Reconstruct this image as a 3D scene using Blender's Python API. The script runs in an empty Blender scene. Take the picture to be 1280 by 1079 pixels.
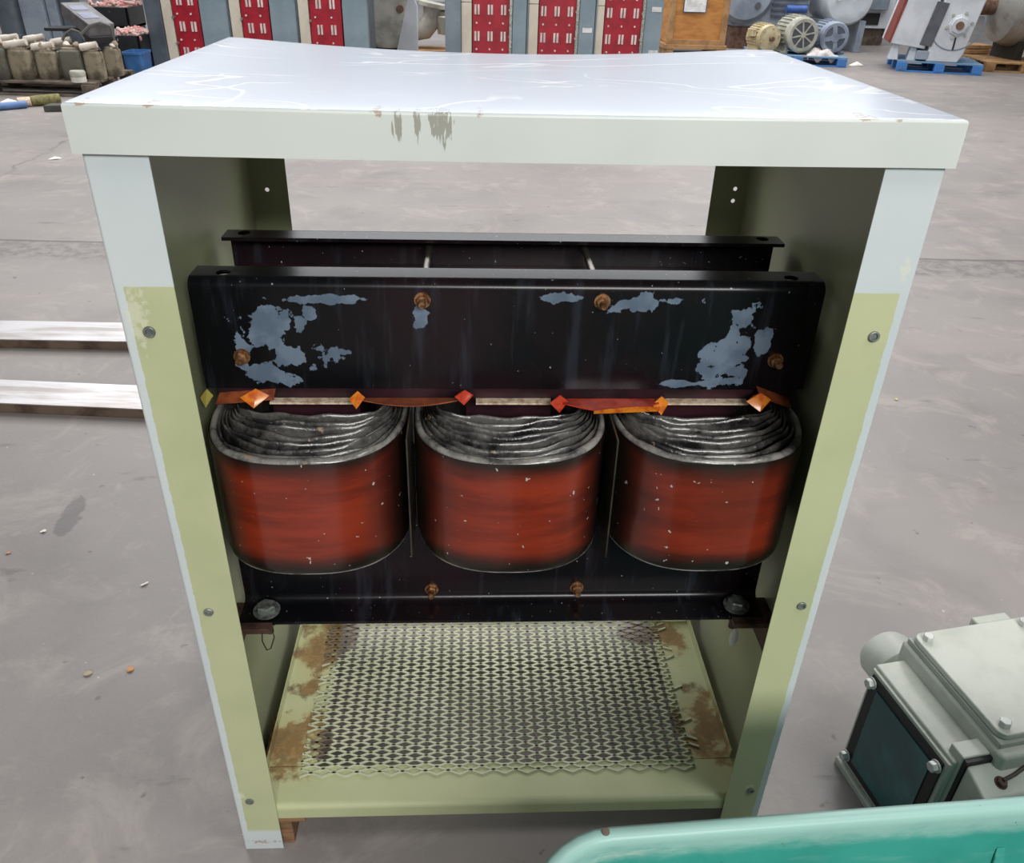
import bpy, bmesh, math, random
from mathutils import Vector, Matrix
random.seed(7)
S = bpy.context.scene
COL = S.collection
PI = math.pi

# ---------------------------------------------------------------- camera (recovered from the cabinet's edges)
FPX, PIT, YAW, ROL = 1022.18, .5378, .0584, .0303
CAM = Vector((-.0619, -.9485, 1.5051))
_f = Vector((math.sin(YAW)*math.cos(PIT), math.cos(YAW)*math.cos(PIT), -math.sin(PIT)))
_r0 = Vector((math.cos(YAW), -math.sin(YAW), 0)); _u0 = _r0.cross(_f)
_r = _r0*math.cos(ROL) + _u0*math.sin(ROL); _u = _r.cross(_f)
def _ray(px, py): return _f + _r*((px-640)/FPX) + _u*((539.5-py)/FPX)
def at(px, py, Y):                       # point of the photo on the upright plane y = Y
    d = _ray(px, py); return CAM + d*((Y-CAM.y)/d.y)
def onz(px, py, z=0.0):                  # point of the photo on the level plane at height z
    d = _ray(px, py); return CAM + d*((z-CAM.z)/d.z)
cd = bpy.data.cameras.new('camera'); cam = bpy.data.objects.new('camera', cd); COL.objects.link(cam)
cd.sensor_width = 36; cd.sensor_fit = 'HORIZONTAL'; cd.lens = FPX/1280*36; cd.clip_start = .02; cd.clip_end = 200
cam.matrix_world = Matrix(((_r.x, _u.x, -_f.x, CAM.x), (_r.y, _u.y, -_f.y, CAM.y), (_r.z, _u.z, -_f.z, CAM.z), (0, 0, 0, 1)))
S.camera = cam

# ---------------------------------------------------------------- materials
def lin(c):
    return tuple(((x/255)/12.92 if x/255 <= .04045 else ((x/255+.055)/1.055)**2.4) for x in c) + (1,)
class NT:
    def __init__(s, name):
        s.m = bpy.data.materials.new(name); s.m.use_nodes = True; s.t = s.m.node_tree
        s.b = s.t.nodes['Principled BSDF']; s.co = s.t.nodes.new('ShaderNodeTexCoord')
    def n(s, typ, **kw):
        x = s.t.nodes.new(typ)
        for k, v in kw.items(): setattr(x, k, v)
        return x
    def set(s, node, key, val):
        if isinstance(val, bpy.types.NodeSocket): s.t.links.new(val, node.inputs[key])
        else: node.inputs[key].default_value = val
    def math(s, op, a, b=0.0, clamp=False):
        x = s.n('ShaderNodeMath', operation=op, use_clamp=clamp); s.set(x, 0, a); s.set(x, 1, b); return x.outputs[0]
    def vm(s, op, a, b=(0, 0, 0), out=0):
        x = s.n('ShaderNodeVectorMath', operation=op); s.set(x, 0, a); s.set(x, 1, b); return x.outputs[out]
    def noise(s, scale, detail=4, rough=.55, stretch=None, coord=None, dist=0):
        c = coord or s.co.outputs['Object']
        if stretch: c = s.vm('MULTIPLY', c, stretch)
        x = s.n('ShaderNodeTexNoise'); s.set(x, 'Vector', c); s.set(x, 'Scale', scale); s.set(x, 'Detail', detail)
        s.set(x, 'Roughness', rough); s.set(x, 'Distortion', dist); return x.outputs['Fac']
    def ramp(s, f, a, b, soft=True):
        x = s.n('ShaderNodeMapRange', interpolation_type='SMOOTHSTEP' if soft else 'LINEAR'); s.set(x, 'Value', f); s.set(x, 'From Min', a); s.set(x, 'From Max', b)
        return x.outputs[0]
    def mix(s, f, a, b):
        x = s.n('ShaderNodeMix', data_type='RGBA'); s.set(x, 0, f); s.set(x, 6, a); s.set(x, 7, b); return x.outputs[2]
    def xyz(s, coord=None):
        x = s.n('ShaderNodeSeparateXYZ'); s.set(x, 0, coord or s.co.outputs['Object']); return x.outputs
    def bump(s, h, strength=.3, dist=.01):
        x = s.n('ShaderNodeBump'); s.set(x, 'Height', h); s.set(x, 'Strength', strength); s.set(x, 'Distance', dist)
        s.t.links.new(x.outputs[0], s.b.inputs['Normal'])
    def base(s, c): s.set(s.b, 'Base Color', c)
    def rough(s, v): s.set(s.b, 'Roughness', v)
    def blobs(s, lst, scale=40, amp=1.2, lo=.3, hi=.36, detail=5, stretch=None):   # ragged patches at given places
        acc = None
        for (c, r) in lst:
            d = s.vm('LENGTH', s.vm('MULTIPLY', s.vm('SUBTRACT', s.co.outputs['Object'], c), tuple(1/q for q in r)), out=1)
            v = s.math('SUBTRACT', 1.0, d)
            acc = v if acc is None else s.math('MAXIMUM', acc, v)
        acc = s.math('MAXIMUM', acc, -1.0)
        nz = s.math('MULTIPLY', s.math('SUBTRACT', s.noise(scale, detail, .6, stretch), .5), amp)
        return s.ramp(s.math('ADD', acc, nz), lo, hi)
M = {}
def mat(name, c, rough=.5, metal=0, c2=None, scale=8, lo=.4, hi=.65, bump=0, bscale=60, coat=0, spec=.5, stretch=None, detail=5):
    t = NT(name); t.rough(rough); t.set(t.b, 'Metallic', metal); t.set(t.b, 'Specular IOR Level', spec)
    if coat: t.set(t.b, 'Coat Weight', coat); t.set(t.b, 'Coat Roughness', .15)
    if c2 is None: c2 = tuple(max(0, x*.86) for x in c)
    t.base(t.mix(t.ramp(t.noise(scale, detail, .6, stretch), lo, hi), lin(c), lin(c2)))
    if bump: t.bump(t.noise(bscale, 3), bump, .004)
    M[name] = t.m; return t

# concrete floor
t = NT('concrete')
c = t.co.outputs['Object']
x, y, z = t.xyz()
a = t.mix(t.ramp(t.noise(.5, 5, .55), .3, .7), lin((158, 152, 150)), lin((140, 135, 134)))
a = t.mix(t.math('MULTIPLY', t.ramp(t.noise(1.9, 7, .6, dist=.4), .48, .75), .55), a, lin((120, 115, 115)))
a = t.mix(t.math('MULTIPLY', t.ramp(t.noise(1.1, 5, .6, stretch=(.3, 2.2, 1)), .48, .72), .4), a, lin((172, 162, 156)))
a = t.mix(t.math('MULTIPLY', t.ramp(t.noise(5.5, 7, .68, dist=.5), .58, .74), .38), a, lin((184, 176, 172)))
a = t.mix(t.math('MULTIPLY', t.ramp(t.noise(6.5, 6, .62, stretch=(.5, 1.6, 1)), .62, .72), .55), a, lin((92, 87, 87)))
a = t.mix(t.math('MULTIPLY', t.ramp(t.noise(3.1, 8, .72, dist=.8), .50, .66), .32), a, lin((196, 187, 178)))
a = t.mix(t.math('MULTIPLY', t.ramp(t.noise(19, 3, .5), .70, .75), .6), a, lin((92, 86, 84)))
a = t.mix(t.math('MULTIPLY', t.ramp(t.noise(42, 2, .5), .755, .78), .6), a, lin((220, 212, 204)))
# expansion joint: a rough patched band with a dark seam behind it
q = t.math('ADD', y, t.math('MULTIPLY', x, .029)); q = t.math('ADD', q, t.math('MULTIPLY', t.math('SUBTRACT', t.noise(5, 3), .5), .03))
band = t.math('MULTIPLY', t.ramp(q, 3.26, 3.34), t.math('SUBTRACT', 1.0, t.ramp(q, 3.56, 3.60)))
a = t.mix(t.math('MULTIPLY', band, .8), a, t.mix(t.ramp(t.noise(14, 6, .7), .4, .6), lin((112, 107, 106)), lin((150, 145, 142))))
seam = t.math('SUBTRACT', 1.0, t.ramp(t.math('ABSOLUTE', t.math('SUBTRACT', q, 3.59)), .006, .022))
a = t.mix(t.math('MULTIPLY', seam, .8), a, lin((84, 79, 78)))
# ragged crack on the left
q2 = t.math('ADD', t.math('SUBTRACT', t.math('MULTIPLY', x, .83), t.math('MULTIPLY', y, .56)), t.math('MULTIPLY', t.noise(2.2, 5, .6), .5))
p0 = onz(0, 220); p1 = onz(82, 178)
dv = (p1-p0).normalized(); nx, ny = -dv.y, dv.x; off = nx*p0.x+ny*p0.y
q2 = t.math('SUBTRACT', t.math('ADD', t.math('MULTIPLY', x, nx), t.math('MULTIPLY', y, ny)), off)
q2 = t.math('ADD', q2, t.math('MULTIPLY', t.math('SUBTRACT', t.noise(3, 5, .65), .5), .28))
ck = t.math('SUBTRACT', 1.0, t.ramp(t.math('ABSOLUTE', q2), .008, .02))
ck = t.math('MULTIPLY', ck, t.math('MULTIPLY', t.ramp(x, -9, -8.8), t.math('SUBTRACT', 1.0, t.ramp(x, p1.x-.1, p1.x+.1))))
a = t.mix(t.math('MULTIPLY', ck, .8), a, lin((80, 76, 78)))
st = [(onz(92, 640), (.035, .13, 1)), (onz(84, 655), (.05, .06, 1))]
a = t.mix(t.math('MULTIPLY', t.blobs([(tuple(p), r) for p, r in st], 9, 3.0, .2, .5), .6), a, lin((84, 81, 84)))
dk = t.n('ShaderNodeMix', data_type='RGBA', blend_type='MULTIPLY'); t.set(dk, 0, 1.0); t.set(dk, 6, a); t.set(dk, 7, (.77, .755, .735, 1)); a = dk.outputs[2]
t.base(a); t.rough(.52)
t.bump(t.noise(60, 5, .7), .18, .004); M['concrete'] = t.m

GREY = (205, 215, 211)
OLIVE = (187, 194, 146)
# lid paint: pale grey-green, scraped patches
t = NT('lid_paint'); x, y, z = t.xyz()
a = t.mix(t.ramp(t.noise(3, 4), .35, .7), lin((203, 208, 202)), lin((194, 201, 197)))
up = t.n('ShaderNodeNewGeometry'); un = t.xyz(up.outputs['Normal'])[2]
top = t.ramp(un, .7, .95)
a = t.mix(t.math('MULTIPLY', top, .75), a, lin((178, 187, 210)))  # bluish reflection of the bright hall put into the colour of upward faces
# wrinkles and scuffs on the film over the top
w1 = t.math('SUBTRACT', 1.0, t.ramp(t.math('ABSOLUTE', t.math('SUBTRACT', t.noise(1.6, 3, .45, (1.3, 1.6, 1), dist=1.2), .5)), .002, .008))
w2 = t.math('SUBTRACT', 1.0, t.ramp(t.math('ABSOLUTE', t.math('SUBTRACT', t.noise(1.3, 2, .4, (1, 2.4, 1), dist=.5), .52)), .0015, .006))
w = t.math('MULTIPLY', t.math('MAXIMUM', w1, w2), t.math('MULTIPLY', top, t.ramp(t.noise(5, 2), .42, .62)))
a = t.mix(t.math('MULTIPLY', w, .7), a, (1, 1, 1, 1))
pc = [(at(552, 156, 0), (.011, .05, .022)), (at(521, 154, 0), (.004, .05, .018)), (at(498, 158, 0), (.005, .05, .018)), (at(491, 160, 0), (.002, .05, .012)), (at(562, 158, 0), (.003, .05, .016)), (at(540, 150, 0), (.006, .05, .010))]
ch = t.blobs([(tuple(p), (r[0]*1.3, r[1], r[2]*1.2)) for p, r in pc], 190, 3.0, .25, .45, stretch=(1.8, 1, .22))
a = t.mix(t.math('MULTIPLY', ch, .75), a, lin((128, 126, 112)))
rc = [(at(470, 141, 0), (.008, .05, .006)), (at(186, 131, 0), (.012, .05, .004)), (at(600, 144, 0), (.006, .05, .004)), (at(1125, 151, 0), (.005, .05, .003)), (at(1085, 149, 0), (.02, .05, .003)), (at(98, 130, 0), (.008, .05, .003))]
a = t.mix(t.math('MULTIPLY', t.blobs([(tuple(p), r) for p, r in rc], 160, 3.0, .3, .6), .7), a, lin((150, 118, 88)))
t.base(a); t.rough(t.math('SUBTRACT', .42, t.math('MULTIPLY', top, .2)))
t.set(t.b, 'Coat Weight', t.math('MULTIPLY', top, .3)); t.set(t.b, 'Coat Roughness', .15)
t.bump(t.math('ADD', t.noise(6, 3), t.math('MULTIPLY', w, .25)), .12, .006); M['lid_paint'] = t.m

# side panel paint: grey outside, bare olive where the cover used to sit
t = NT('panel_paint'); x, y, z = t.xyz()
grey = t.mix(t.ramp(t.noise(2.5, 4), .35, .7), lin((198, 206, 206)), lin((188, 198, 201)))
ol = t.mix(t.ramp(t.noise(4, 5), .35, .7), lin((184, 188, 148)), lin((172, 178, 138)))
ol = t.mix(t.math('MULTIPLY', t.ramp(t.noise(1.5, 3, .5, (1, 1, .6)), .5, .7), .5), ol, lin((194, 197, 162)))
jag = t.math('MULTIPLY', t.math('SUBTRACT', t.noise(60, 4, .7), .5), .006)
ax = t.math('ABSOLUTE', x)
edge = t.math('SUBTRACT', .4845, t.math('MULTIPLY', t.ramp(z, .05, 1.15), -.0005))
m1 = t.math('SUBTRACT', 1.0, t.ramp(t.math('ADD', ax, jag), .4808, .4818))
m2 = t.math('SUBTRACT', 1.0, t.ramp(t.math('ADD', z, t.math('MULTIPLY', jag, .4)), 1.1365, 1.138))
m3 = t.ramp(t.math('ADD', z, jag), .05, .062)
front = t.math('MULTIPLY', m1, t.math('MULTIPLY', m2, m3))
inside = t.ramp(y, .0105, .0108)
inside = t.math('MULTIPLY', inside, t.math('SUBTRACT', 1.0, t.ramp(ax, .4935, .4938)))
f = t.math('MAXIMUM', front, inside)
ol = t.mix(t.math('MULTIPLY', inside, .6), ol, lin((150, 156, 126)))
a = t.mix(f, grey, ol)
scuff = t.blobs([((-.475, .008, 1.10), (.02, .05, .05)), ((-.478, .008, .16), (.012, .05, .012)), ((.48, .008, 1.17), (.008, .05, .02)), ((.462, .008, .155), (.012, .05, .012))], 90, 3.0, .2, .7)
a = t.mix(t.math('MULTIPLY', scuff, .5), a, lin((214, 214, 196)))
foot = t.blobs([((-.46, .008, .022), (.03, .05, .006)), ((-.435, .008, .022), (.014, .05, .005))], 160, 3.5, .3, .7)
a = t.mix(t.math('MULTIPLY', foot, .6), a, lin((160, 110, 80)))
t.base(a); t.rough(.42); t.bump(t.noise(5, 2), .06, .004); M['panel_paint'] = t.m

# olive deck with rust
t = NT('deck_paint'); x, y, z = t.xyz()
a = t.mix(t.ramp(t.noise(5, 5), .35, .7), lin((188, 192, 150)), lin((176, 182, 140)))
rs = [((-.42, .15, .12), (.065, .085, .1)), ((-.39, .20, .12), (.04, .05, .1)), ((-.405, .40, .12), (.05, .11, .1)), ((-.375, .44, .12), (.04, .08, .1)), ((.425, .17, .12), (.05, .11, .1)), ((.40, .14, .12), (.045, .05, .1)), ((.395, .44, .12), (.05, .075, .1)), ((-.405, .30, .12), (.025, .03, .1))]
rf = t.blobs(rs, 22, 3.2, .05, .55, 8)
a = t.mix(t.math('MULTIPLY', rf, .85), a, t.mix(t.ramp(t.noise(30, 6, .7), .38, .62), lin((128, 82, 46)), lin((72, 48, 36))))
sp = t.math('MULTIPLY', t.blobs(rs, 130, 2.6, .62, .72), .7)
a = t.mix(sp, a, lin((98, 66, 44)))
halo = t.blobs(rs, 10, .8, -.35, .5)
a = t.mix(t.math('MULTIPLY', halo, .3), a, lin((176, 148, 84)))
t.base(a); t.rough(.5); M['deck_paint'] = t.m
t = NT('mesh_paint')
a = t.mix(t.ramp(t.noise(7, 4), .35, .7), lin((200, 202, 172)), lin((182, 186, 154)))
rf = t.blobs([((-.372, .43, .12), (.035, .10, .1)), ((-.345, .45, .12), (.03, .07, .1)), ((-.36, .15, .12), (.03, .05, .1)), ((.37, .19, .12), (.02, .05, .1)), ((.33, .44, .12), (.07, .05, .1))], 40, .9, .15, .4)
a = t.mix(t.math('MULTIPLY', rf, .85), a, lin((96, 70, 50)))
t.base(a); t.rough(.5); M['mesh_paint'] = t.m

# black varnished steel with blue-grey paint showing where it flaked
t = NT('varnished_steel')
px = [(335, 412, 34, 32), (375, 450, 55, 26), (345, 468, 45, 18), (300, 430, 14, 40), (392, 436, 22, 10), (395, 374, 75, 6), (436, 440, 14, 6), (375, 412, 9, 14), (386, 389, 8, 8),
      (524, 388, 8, 20), (690, 373, 44, 6), (655, 368, 16, 6), (800, 379, 45, 16), (845, 376, 40, 8), (932, 396, 22, 16), (916, 420, 8, 22), (955, 430, 12, 22),
      (903, 452, 38, 30), (885, 438, 16, 18), (912, 476, 32, 12), (925, 465, 30, 16), (860, 480, 60, 5)]
bl = []
for (qx, qy, rx, ry) in px:
    p = at(qx, qy, .2); bl.append(((p.x, .2, p.z), (rx/800, .02, ry/730)))
fl = t.blobs(bl, 24, 4.2, .30, .34, 8)
a = t.mix(t.ramp(t.noise(4, 4), .4, .65), lin((14, 15, 18)), lin((30, 20, 24)))
a = t.mix(t.math('MULTIPLY', t.ramp(t.noise(9, 5, .6, (4, 1, .4)), .52, .7), .25), a, lin((66, 74, 86)))
a = t.mix(t.math('MULTIPLY', fl, .9), a, t.mix(t.ramp(t.noise(20, 3), .4, .6), lin((112, 128, 146)), lin((92, 108, 126))))
a = t.mix(t.ramp(t.noise(150, 2, .5), .735, .75), a, lin((150, 160, 165)))
t.base(a); t.rough(t.math('ADD', .24, t.math('MULTIPLY', fl, .3))); t.set(t.b, 'Specular IOR Level', .26); t.bump(t.math('ADD', t.noise(9, 3), t.math('MULTIPLY', fl, -.5)), .04, .003); M['varnished_steel'] = t.m
t = mat('core_steel', (52, 26, 34), .35, 0, (30, 16, 22), 10, bump=.1, bscale=30)

# amber varnished coil wrap
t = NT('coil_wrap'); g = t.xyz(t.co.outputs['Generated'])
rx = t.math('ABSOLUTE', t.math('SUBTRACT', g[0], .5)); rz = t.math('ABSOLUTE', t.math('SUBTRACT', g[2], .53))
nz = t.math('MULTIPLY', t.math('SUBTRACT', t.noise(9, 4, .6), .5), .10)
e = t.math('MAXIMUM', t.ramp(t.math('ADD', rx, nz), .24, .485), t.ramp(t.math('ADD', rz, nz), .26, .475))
a = t.mix(t.ramp(t.noise(3, 5, .7, (1, 1, 9)), .38, .66), lin((136, 46, 25)), lin((102, 32, 19)))
a = t.mix(t.math('MULTIPLY', t.ramp(t.noise(3.2, 3), .45, .7), .5), a, lin((84, 26, 16)))
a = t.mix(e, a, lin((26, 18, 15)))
a = t.mix(t.ramp(t.noise(95, 2, .5), .725, .745), a, lin((170, 168, 160)))
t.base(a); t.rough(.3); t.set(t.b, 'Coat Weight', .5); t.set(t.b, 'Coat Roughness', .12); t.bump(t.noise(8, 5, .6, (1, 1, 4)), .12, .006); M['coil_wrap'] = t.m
t = NT('winding_varnish')
a = t.mix(t.ramp(t.noise(14, 6, .7), .36, .64), lin((26, 26, 27)), lin((98, 96, 93)))
a = t.mix(t.ramp(t.noise(45, 3, .6), .66, .74), a, lin((150, 130, 112)))
t.base(a); t.rough(.2); t.set(t.b, 'Coat Weight', .5); t.set(t.b, 'Coat Roughness', .1); t.bump(t.noise(38, 5, .7), .55, .006); M['winding_varnish'] = t.m

t = NT('rim_varnish')
a = t.mix(t.ramp(t.noise(14, 6, .7), .34, .62), lin((52, 51, 50)), lin((146, 143, 138)))
a = t.mix(t.ramp(t.noise(45, 3, .6), .66, .74), a, lin((150, 126, 104)))
t.base(a); t.rough(.24); t.set(t.b, 'Coat Weight', .5); t.set(t.b, 'Coat Roughness', .1); t.bump(t.noise(38, 5, .7), .4, .005); M['rim_varnish'] = t.m
mat('bolt_rust', (168, 128, 92), .45, .6, (96, 58, 34), 90)
mat('zinc', (186, 188, 182), .38, .75, (120, 122, 118), 60)
mat('dull_zinc', (142, 148, 142), .45, .5, (84, 88, 84), 60)
mat('bracket_rust', (92, 66, 56), .7, .1, (58, 40, 36), 40)
mat('amber_paper', (226, 132, 34), .35, 0, (190, 84, 24), 60, coat=.4)
mat('red_paper', (190, 62, 34), .3, 0, (150, 34, 24), 60, coat=.4)
mat('brown_paper', (160, 84, 50), .4, 0, (118, 58, 36), 40, coat=.3)
mat('pale_paper', (222, 206, 184), .6, 0, (176, 142, 112), 110)
mat('yellow_paper', (190, 176, 84), .5)
mat('barrier_film', (62, 56, 46), .3, 0, (36, 32, 28), 20, coat=.3)
mat('rod_steel', (150, 142, 136), .35, .8)
mat('tag_white', (225, 225, 222), .4)
mat('wire_dark', (58, 50, 42), .6)
mat('raw_wood', (138, 104, 74), .8, 0, (98, 72, 50), 12, stretch=(1, 8, 8))
# bin plastic
t = NT('teal_plastic'); x, y, z = t.xyz()
a = t.mix(t.ramp(t.noise(4, 5), .35, .7), lin((62, 156, 142)), lin((44, 132, 122)))
wear = t.ramp(t.math('ADD', z, t.math('MULTIPLY', t.math('SUBTRACT', t.noise(12, 5, .7, (1, 1, 3)), .5), .05)), .565, .60)
a = t.mix(t.math('MULTIPLY', wear, .62), a, lin((178, 206, 198)))
a = t.mix(t.math('MULTIPLY', t.ramp(t.noise(9, 6, .7, (.5, 3, 3)), .54, .72), t.math('ADD', .12, t.math('MULTIPLY', wear, .55))), a, lin((214, 214, 200)))
a = t.mix(t.ramp(t.noise(110, 2), .74, .77), a, lin((60, 74, 60)))
t.base(a); t.rough(.42); t.set(t.b, 'Subsurface Weight', .0); t.bump(t.noise(30, 4), .08, .004); M['teal_plastic'] = t.m
mat('box_paint', (184, 187, 177), .5, 0, (170, 173, 163), 7, bump=.12, bscale=120)
mat('box_paint_dark', (158, 162, 154), .5, 0, (142, 147, 139), 7)
mat('bolt_paint', (196, 198, 194), .4, .2)
mat('yellow_mark', (214, 208, 118), .6)
# dark window glass
t = NT('dark_glass'); t.base(t.mix(t.ramp(t.noise(6, 4, .6), .4, .66), lin((24, 74, 78)), lin((40, 112, 114)))); t.rough(.08); t.set(t.b, 'Specular IOR Level', .6); M['dark_glass'] = t.m
mat('gasket_black', (16, 18, 18), .5)
t = mat('worn_steel', (184, 182, 184), .4, .5, (146, 138, 134), 6, .4, .7, stretch=(.4, 3, 3)); 
mat('rusty_side', (116, 98, 84), .6, .3, (78, 62, 52), 9)
mat('steel_grey', (128, 140, 150), .45, .1, (112, 124, 134), 3)
mat('steel_dark', (96, 106, 116), .4, .2, (78, 86, 96), 3)
mat('slate_blue', (136, 152, 162), .45, 0, (122, 140, 150), 3)
mat('beige_trim', (214, 206, 190), .5, 0, (202, 192, 176), 3)
mat('red_board', (170, 22, 44), .42, 0, (144, 14, 36), 5)
mat('slot_white', (226, 214, 208), .5)
mat('label_white', (232, 232, 230), .5)
mat('pale_casting', (186, 184, 174), .5, 0, (152, 148, 138), 4, bump=.1, bscale=10)
mat('grimy_cavity', (50, 46, 38), .8)
mat('plywood', (190, 132, 70), .65, 0, (166, 108, 52), 3, stretch=(1, 1, 4))
mat('lumber', (172, 134, 92), .75, 0, (140, 104, 68), 5)
mat('lumber_grey', (112, 100, 88), .85, 0, (74, 64, 56), 6)
mat('pallet_blue', (58, 122, 196), .6, 0, (70, 110, 158), 5, .45, .7)
mat('pallet_blue_worn', (96, 136, 170), .65, 0, (136, 138, 136), 7, .45, .7)
mat('motor_beige', (196, 184, 150), .5, 0, (170, 156, 122), 8)
mat('motor_grey', (176, 176, 164), .5, 0, (150, 150, 140), 8)
mat('motor_blue', (140, 150, 166), .4, 0, (112, 122, 138), 6)
mat('machine_blue', (142, 152, 164), .45, 0, (118, 128, 142), 3)
mat('machine_pale', (200, 206, 212), .45, 0, (180, 188, 196), 4)
mat('machine_white', (204, 208, 214), .45, 0, (186, 190, 196), 2.5)
mat('dark_grille', (88, 90, 98), .6)
mat('cavity', (38, 38, 40), .8)
mat('shaft_rust', (120, 92, 78), .6, .2, (84, 56, 46), 12)
mat('rust_red', (128, 58, 48), .7)
mat('tank_steel', (166, 164, 158), .35, .4, (126, 112, 98), 3, .45, .7)
mat('rag_white', (212, 206, 202), .9, 0, (188, 178, 174), 14)
mat('canister', (140, 130, 110), .75, 0, (82, 74, 60), 7, bump=.2, bscale=30)
mat('canister_dark', (98, 96, 84), .75, 0, (70, 68, 58), 5, bump=.2, bscale=30)
mat('canister_top', (156, 142, 124), .8, 0, (112, 96, 80), 10)
mat('porcelain', (216, 208, 196), .5, 0, (184, 172, 158), 8)
mat('device_grey', (108, 106, 108), .5, 0, (86, 84, 86), 6)
mat('device_window', (128, 130, 150), .3)
mat('black_plastic', (36, 38, 42), .5, 0, (24, 26, 28), 6)
mat('cable_grey', (104, 102, 100), .6)
mat('pink_scrap', (206, 132, 132), .7, 0, (196, 178, 168), 14, .42, .58)
mat('blue_tub', (58, 110, 168), .5)
mat('navy', (28, 38, 72), .6)
mat('paper_scrap', (230, 226, 216), .8)
mat('broom_blue', (96, 128, 180), .6)
mat('straw', (130, 124, 80), .9, 0, (96, 92, 60), 30)
mat('rubber', (76, 74, 70), .7)
mat('leaf_tan', (172, 160, 134), .8)
mat('scrap_orange', (196, 140, 96), .8)
mat('red_cap', (196, 84, 60), .6)
mat('wall_paint', (196, 198, 200), .7, 0, (182, 184, 186), .4)
mat('deep_blue', (60, 96, 170), .5)

# ---------------------------------------------------------------- mesh helpers
class MB:
    def __init__(s): s.bm = bmesh.new()
    def add(s, vs, fs):
        v = [s.bm.verts.new(p) for p in vs]
        for f in fs:
            try: s.bm.faces.new([v[i] for i in f])
            except ValueError: pass
        return s
    def box(s, c, d, rot=None, taper=1.0):                 # centre, full size
        vs = []
        for k in (-1, 1):
            for (i, j) in ((-1, -1), (1, -1), (1, 1), (-1, 1)):
                q = taper if k > 0 else 1
                p = Vector((i*d[0]/2*q, j*d[1]/2*q, k*d[2]/2))
                if rot is not None: p = rot @ p
                vs.append(p + Vector(c))
        return s.add(vs, [(0, 3, 2, 1), (4, 5, 6, 7), (0, 1, 5, 4), (1, 2, 6, 5), (2, 3, 7, 6), (3, 0, 4, 7)])
    def b2(s, a, b): return s.box([(a[i]+b[i])/2 for i in range(3)], [abs(b[i]-a[i]) for i in range(3)])
    def lathe(s, p0, p1, prof, n=24, cap=True):            # profile (distance along axis 0..1, radius)
        p0, p1 = Vector(p0), Vector(p1); ax = (p1-p0); L = ax.length; ax.normalize()
        u = ax.orthogonal().normalized(); w = ax.cross(u)
        vs, fs = [], []
        for (h, r) in prof:
            for i in range(n):
                a = 2*PI*i/n; vs.append(p0 + ax*(h*L) + u*(r*math.cos(a)) + w*(r*math.sin(a)))
        for k in range(len(prof)-1):
            for i in range(n):
                j = (i+1) % n; fs.append((k*n+i, k*n+j, (k+1)*n+j, (k+1)*n+i))
        if cap: fs.append(tuple(range(n-1, -1, -1))); fs.append(tuple(range((len(prof)-1)*n, len(prof)*n)))
        return s.add(vs, fs)
    def cyl(s, p0, p1, r, n=20, r2=None): return s.lathe(p0, p1, [(0, r), (1, r if r2 is None else r2)], n)
    def tube(s, pts, r, n=8):
        pts = [Vector(p) for p in pts]; vs, fs = [], []
        ref = Vector((0, 0, 1))
        for i, p in enumerate(pts):
            tg = (pts[min(i+1, len(pts)-1)] - pts[max(i-1, 0)]).normalized()
            u = tg.cross(ref)
            if u.length < .1: u = tg.cross(Vector((1, 0, 0)))
            u.normalize(); w = tg.cross(u)
            for k in range(n):
                a = 2*PI*k/n; vs.append(p + u*(r*math.cos(a)) + w*(r*math.sin(a)))
        for i in range(len(pts)-1):
            for k in range(n):
                j = (k+1) % n; fs.append((i*n+k, i*n+j, (i+1)*n+j, (i+1)*n+k))
        fs.append(tuple(range(n-1, -1, -1))); fs.append(tuple(range((len(pts)-1)*n, len(pts)*n)))
        return s.add(vs, fs)
    def prism(s, poly, h0, h1, axis='z'):                  # closed polygon pushed along an axis
        n = len(poly)
        def P(a, b, h): return {'z': (a, b, h), 'y': (a, h, b), 'x': (h, a, b)}[axis]
        vs = [P(a, b, h0) for a, b in poly] + [P(a, b, h1) for a, b in poly]
        fs = [tuple(range(n-1, -1, -1)), tuple(range(n, 2*n))] + [(i, (i+1) % n, n+(i+1) % n, n+i) for i in range(n)]
        return s.add(vs, fs)
    def sheet(s, line, th, h0, h1, axis='z'):              # bent sheet metal: open polyline with a thickness
        n = len(line); L = [Vector((a, b)) for a, b in line]; out = []
        for i in range(n):
            d1 = (L[i]-L[i-1]).normalized() if i else None
            d2 = (L[i+1]-L[i]).normalized() if i < n-1 else None
            if d1 is None: nn = Vector((-d2.y, d2.x)); k = 1
            elif d2 is None: nn = Vector((-d1.y, d1.x)); k = 1
            else:
                n1 = Vector((-d1.y, d1.x)); n2 = Vector((-d2.y, d2.x)); nn = (n1+n2).normalized(); k = 1/max(.3, nn.dot(n1))
            out.append(L[i] + nn*th*k)
        poly = [tuple(p) for p in L] + [tuple(p) for p in reversed(out)]
        vs, fs = [], []; m = len(poly)
        def P(a, b, h): return {'z': (a, b, h), 'y': (a, h, b), 'x': (h, a, b)}[axis]
        for h in (h0, h1): vs += [P(a, b, h) for a, b in poly]
        for i in range(m): fs.append((i, (i+1) % m, m+(i+1) % m, m+i))
        for i in range(n-1):
            fs.append((i, m-1-i, m-2-i, i+1)); fs.append((m+i, m+i+1, 2*m-2-i, 2*m-1-i))
        return s.add(vs, fs)
    def hexbolt(s, p, d, r, h, washer=0):
        p = Vector(p); d = Vector(d).normalized()
        if washer: s.cyl(p, p+d*.003, washer, 18); p = p + d*.003
        s.lathe(p, p+d*h, [(0, r), (.82, r), (1, r*.86)], 6)
        return s
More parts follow.
